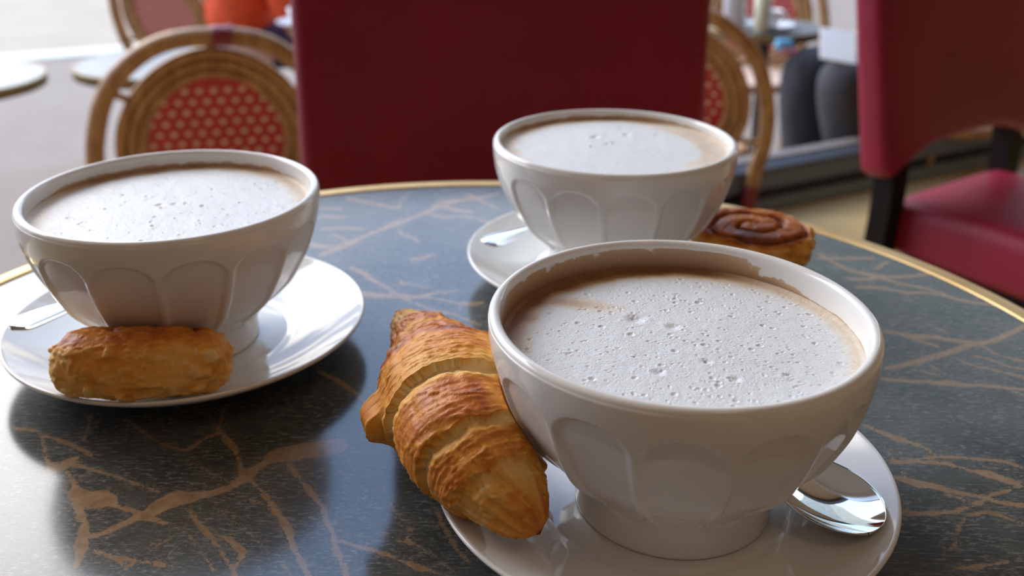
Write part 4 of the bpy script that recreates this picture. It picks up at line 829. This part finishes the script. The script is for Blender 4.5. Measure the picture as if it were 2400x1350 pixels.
    for s in (-1, 1):
        v, f = lathe([(0.0, -0.007), (0.005, -0.005), (0.0075, 0.0), (0.005, 0.005), (0.0, 0.007)], 12); e = obj('eye', mesh('eye', np.array(v)+np.array(list(hc+Vector((s*0.031, 0.083, 0.0)))), f), EYEM, t)
        v, f = lathe([(0.0, -0.030), (0.012, -0.022), (0.018, 0.0), (0.014, 0.022), (0.0, 0.030)], 12); v = np.array(v)*np.array([0.5, 1, 1]); obj('ear', mesh('ear', v+np.array(list(hc+Vector((s*0.077, 0.0, -0.012)))), f), SKIN, t)
    skin('nose', [hc+Vector((0, 0.090, 0.005)), hc+Vector((0, 0.104, -0.022)), hc+Vector((0, 0.100, -0.036))], [(0, 1), (1, 2)], [0.009, 0.014, 0.013], SKIN, t, 1)
    skin('mouth', [hc+Vector((-0.024, 0.082, -0.062)), hc+Vector((0, 0.091, -0.062)), hc+Vector((0.024, 0.082, -0.062))], [(0, 1), (1, 2)], [0.005, 0.0085, 0.005], LIP, t, 1)
    return t
SEAT = 0.565                                         # hip height on a bistro seat
JO = dict(pelvis=(0, 0, SEAT+0.02), waist=(0, 0.05, SEAT+0.18), chest=(0, 0.11, SEAT+0.36), neck0=(0, 0.14, SEAT+0.48), neck=(0, 0.155, SEAT+0.53), head0=(0, 0.185, SEAT+0.595), head1=(0, 0.19, SEAT+0.665), crown=(0, 0.18, SEAT+0.745),
          sh_l=(-0.185, 0.13, SEAT+0.45), sh_r=(0.185, 0.13, SEAT+0.45), el_l=(-0.24, 0.24, SEAT+0.20), el_r=(0.23, 0.20, SEAT+0.10), wr_l=(-0.12, 0.44, SEAT+0.27), wr_r=(0.15, 0.33, SEAT+0.31), ha_l=(-0.06, 0.53, SEAT+0.27), ha_r=(0.12, 0.38, SEAT+0.40),
          hp_l=(-0.09, 0.03, SEAT), hp_r=(0.09, 0.03, SEAT), kn_l=(-0.11, 0.43, SEAT+0.01), kn_r=(0.12, 0.43, SEAT+0.01), an_l=(-0.11, 0.40, 0.09), an_r=(0.12, 0.36, 0.09), to_l=(-0.12, 0.54, 0.04), to_r=(0.13, 0.50, 0.04))
person('person in a bright orange sweater with dark purple trousers, seated at a street table', (-1.125, 3.84, PAVE), face(math.radians(62)), JO, 'sweater', 'trousers', ORANGE, PURPLE, 0.62)
JO.update(el_r=(0.21, 0.20, SEAT+0.00), wr_r=(0.19, 0.30, SEAT+0.24), ha_r=(0.16, 0.34, SEAT+0.33)); JG = dict(JO); JG.update(wr_l=(-0.12, 0.17, SEAT+0.17), wr_r=(0.14, 0.17, SEAT+0.17), ha_l=(-0.07, 0.24, SEAT+0.16), ha_r=(0.08, 0.24, SEAT+0.16), el_l=(-0.24, 0.08, SEAT+0.22), el_r=(0.24, 0.06, SEAT+0.22), kn_l=(-0.12, 0.44, SEAT+0.08), kn_r=(0.13, 0.42, SEAT+0.06), an_l=(-0.13, 0.26, 0.09), to_l=(-0.14, 0.40, 0.04), an_r=(0.14, 0.34, 0.09), to_r=(0.15, 0.48, 0.04))
gx, gy, ga = 1.36, 3.27, math.radians(256)
person('person in charcoal trousers holding a white menu, seated outside on the right', (gx, gy, PAVE), face(ga), JG, 'jumper', 'trousers', NAVY, CHAR, 0.95)
az = ga; dup(r1, (gx-0.02*math.sin(az), gy-0.02*math.cos(az), PAVE), face(az), 'rattan chair under the person in charcoal trousers')
# menu card and a small folded cloth on the lap
PAPER = plain('white_card', (0.82, 0.82, 0.82), 0.5, var=0.02)
def lap(lx, ly, lz):
    c, s_ = math.cos(-ga), math.sin(-ga); return Vector((gx+lx*c-ly*s_, gy+lx*s_+ly*c, PAVE+lz))
v, f = box(0, 0, 0, 0.110, 0.140, 0.004, 0.001); o = obj('menu_card', mesh('menu_card', v, f, False), PAPER); o.location = (0.972, 3.08, 0.412); o.rotation_euler = (math.radians(33), math.radians(8), math.radians(-8)); tag(o, 'white menu card held on the lap of the person in charcoal', 'menu')
BLUEC = plain('sky_blue_cloth', (0.12, 0.36, 0.55), 0.8, var=0.2); PINKC = plain('pink_cloth', (0.55, 0.17, 0.24), 0.8)
t = thing('cloth_pouch', 'small blue and pink cloth pouch beside the white menu', 'pouch', lap(0.10, 0.50, SEAT+0.115))
v, f = box(0, 0, 0.02, 0.06, 0.045, 0.04, 0.014, 3); obj('pouch_body', mesh('pouch_body', v, f), BLUEC, t); v, f = box(0.012, -0.005, 0.006, 0.055, 0.05, 0.014, 0.005, 2); obj('pouch_base', mesh('pouch_base', v, f), PINKC, t)
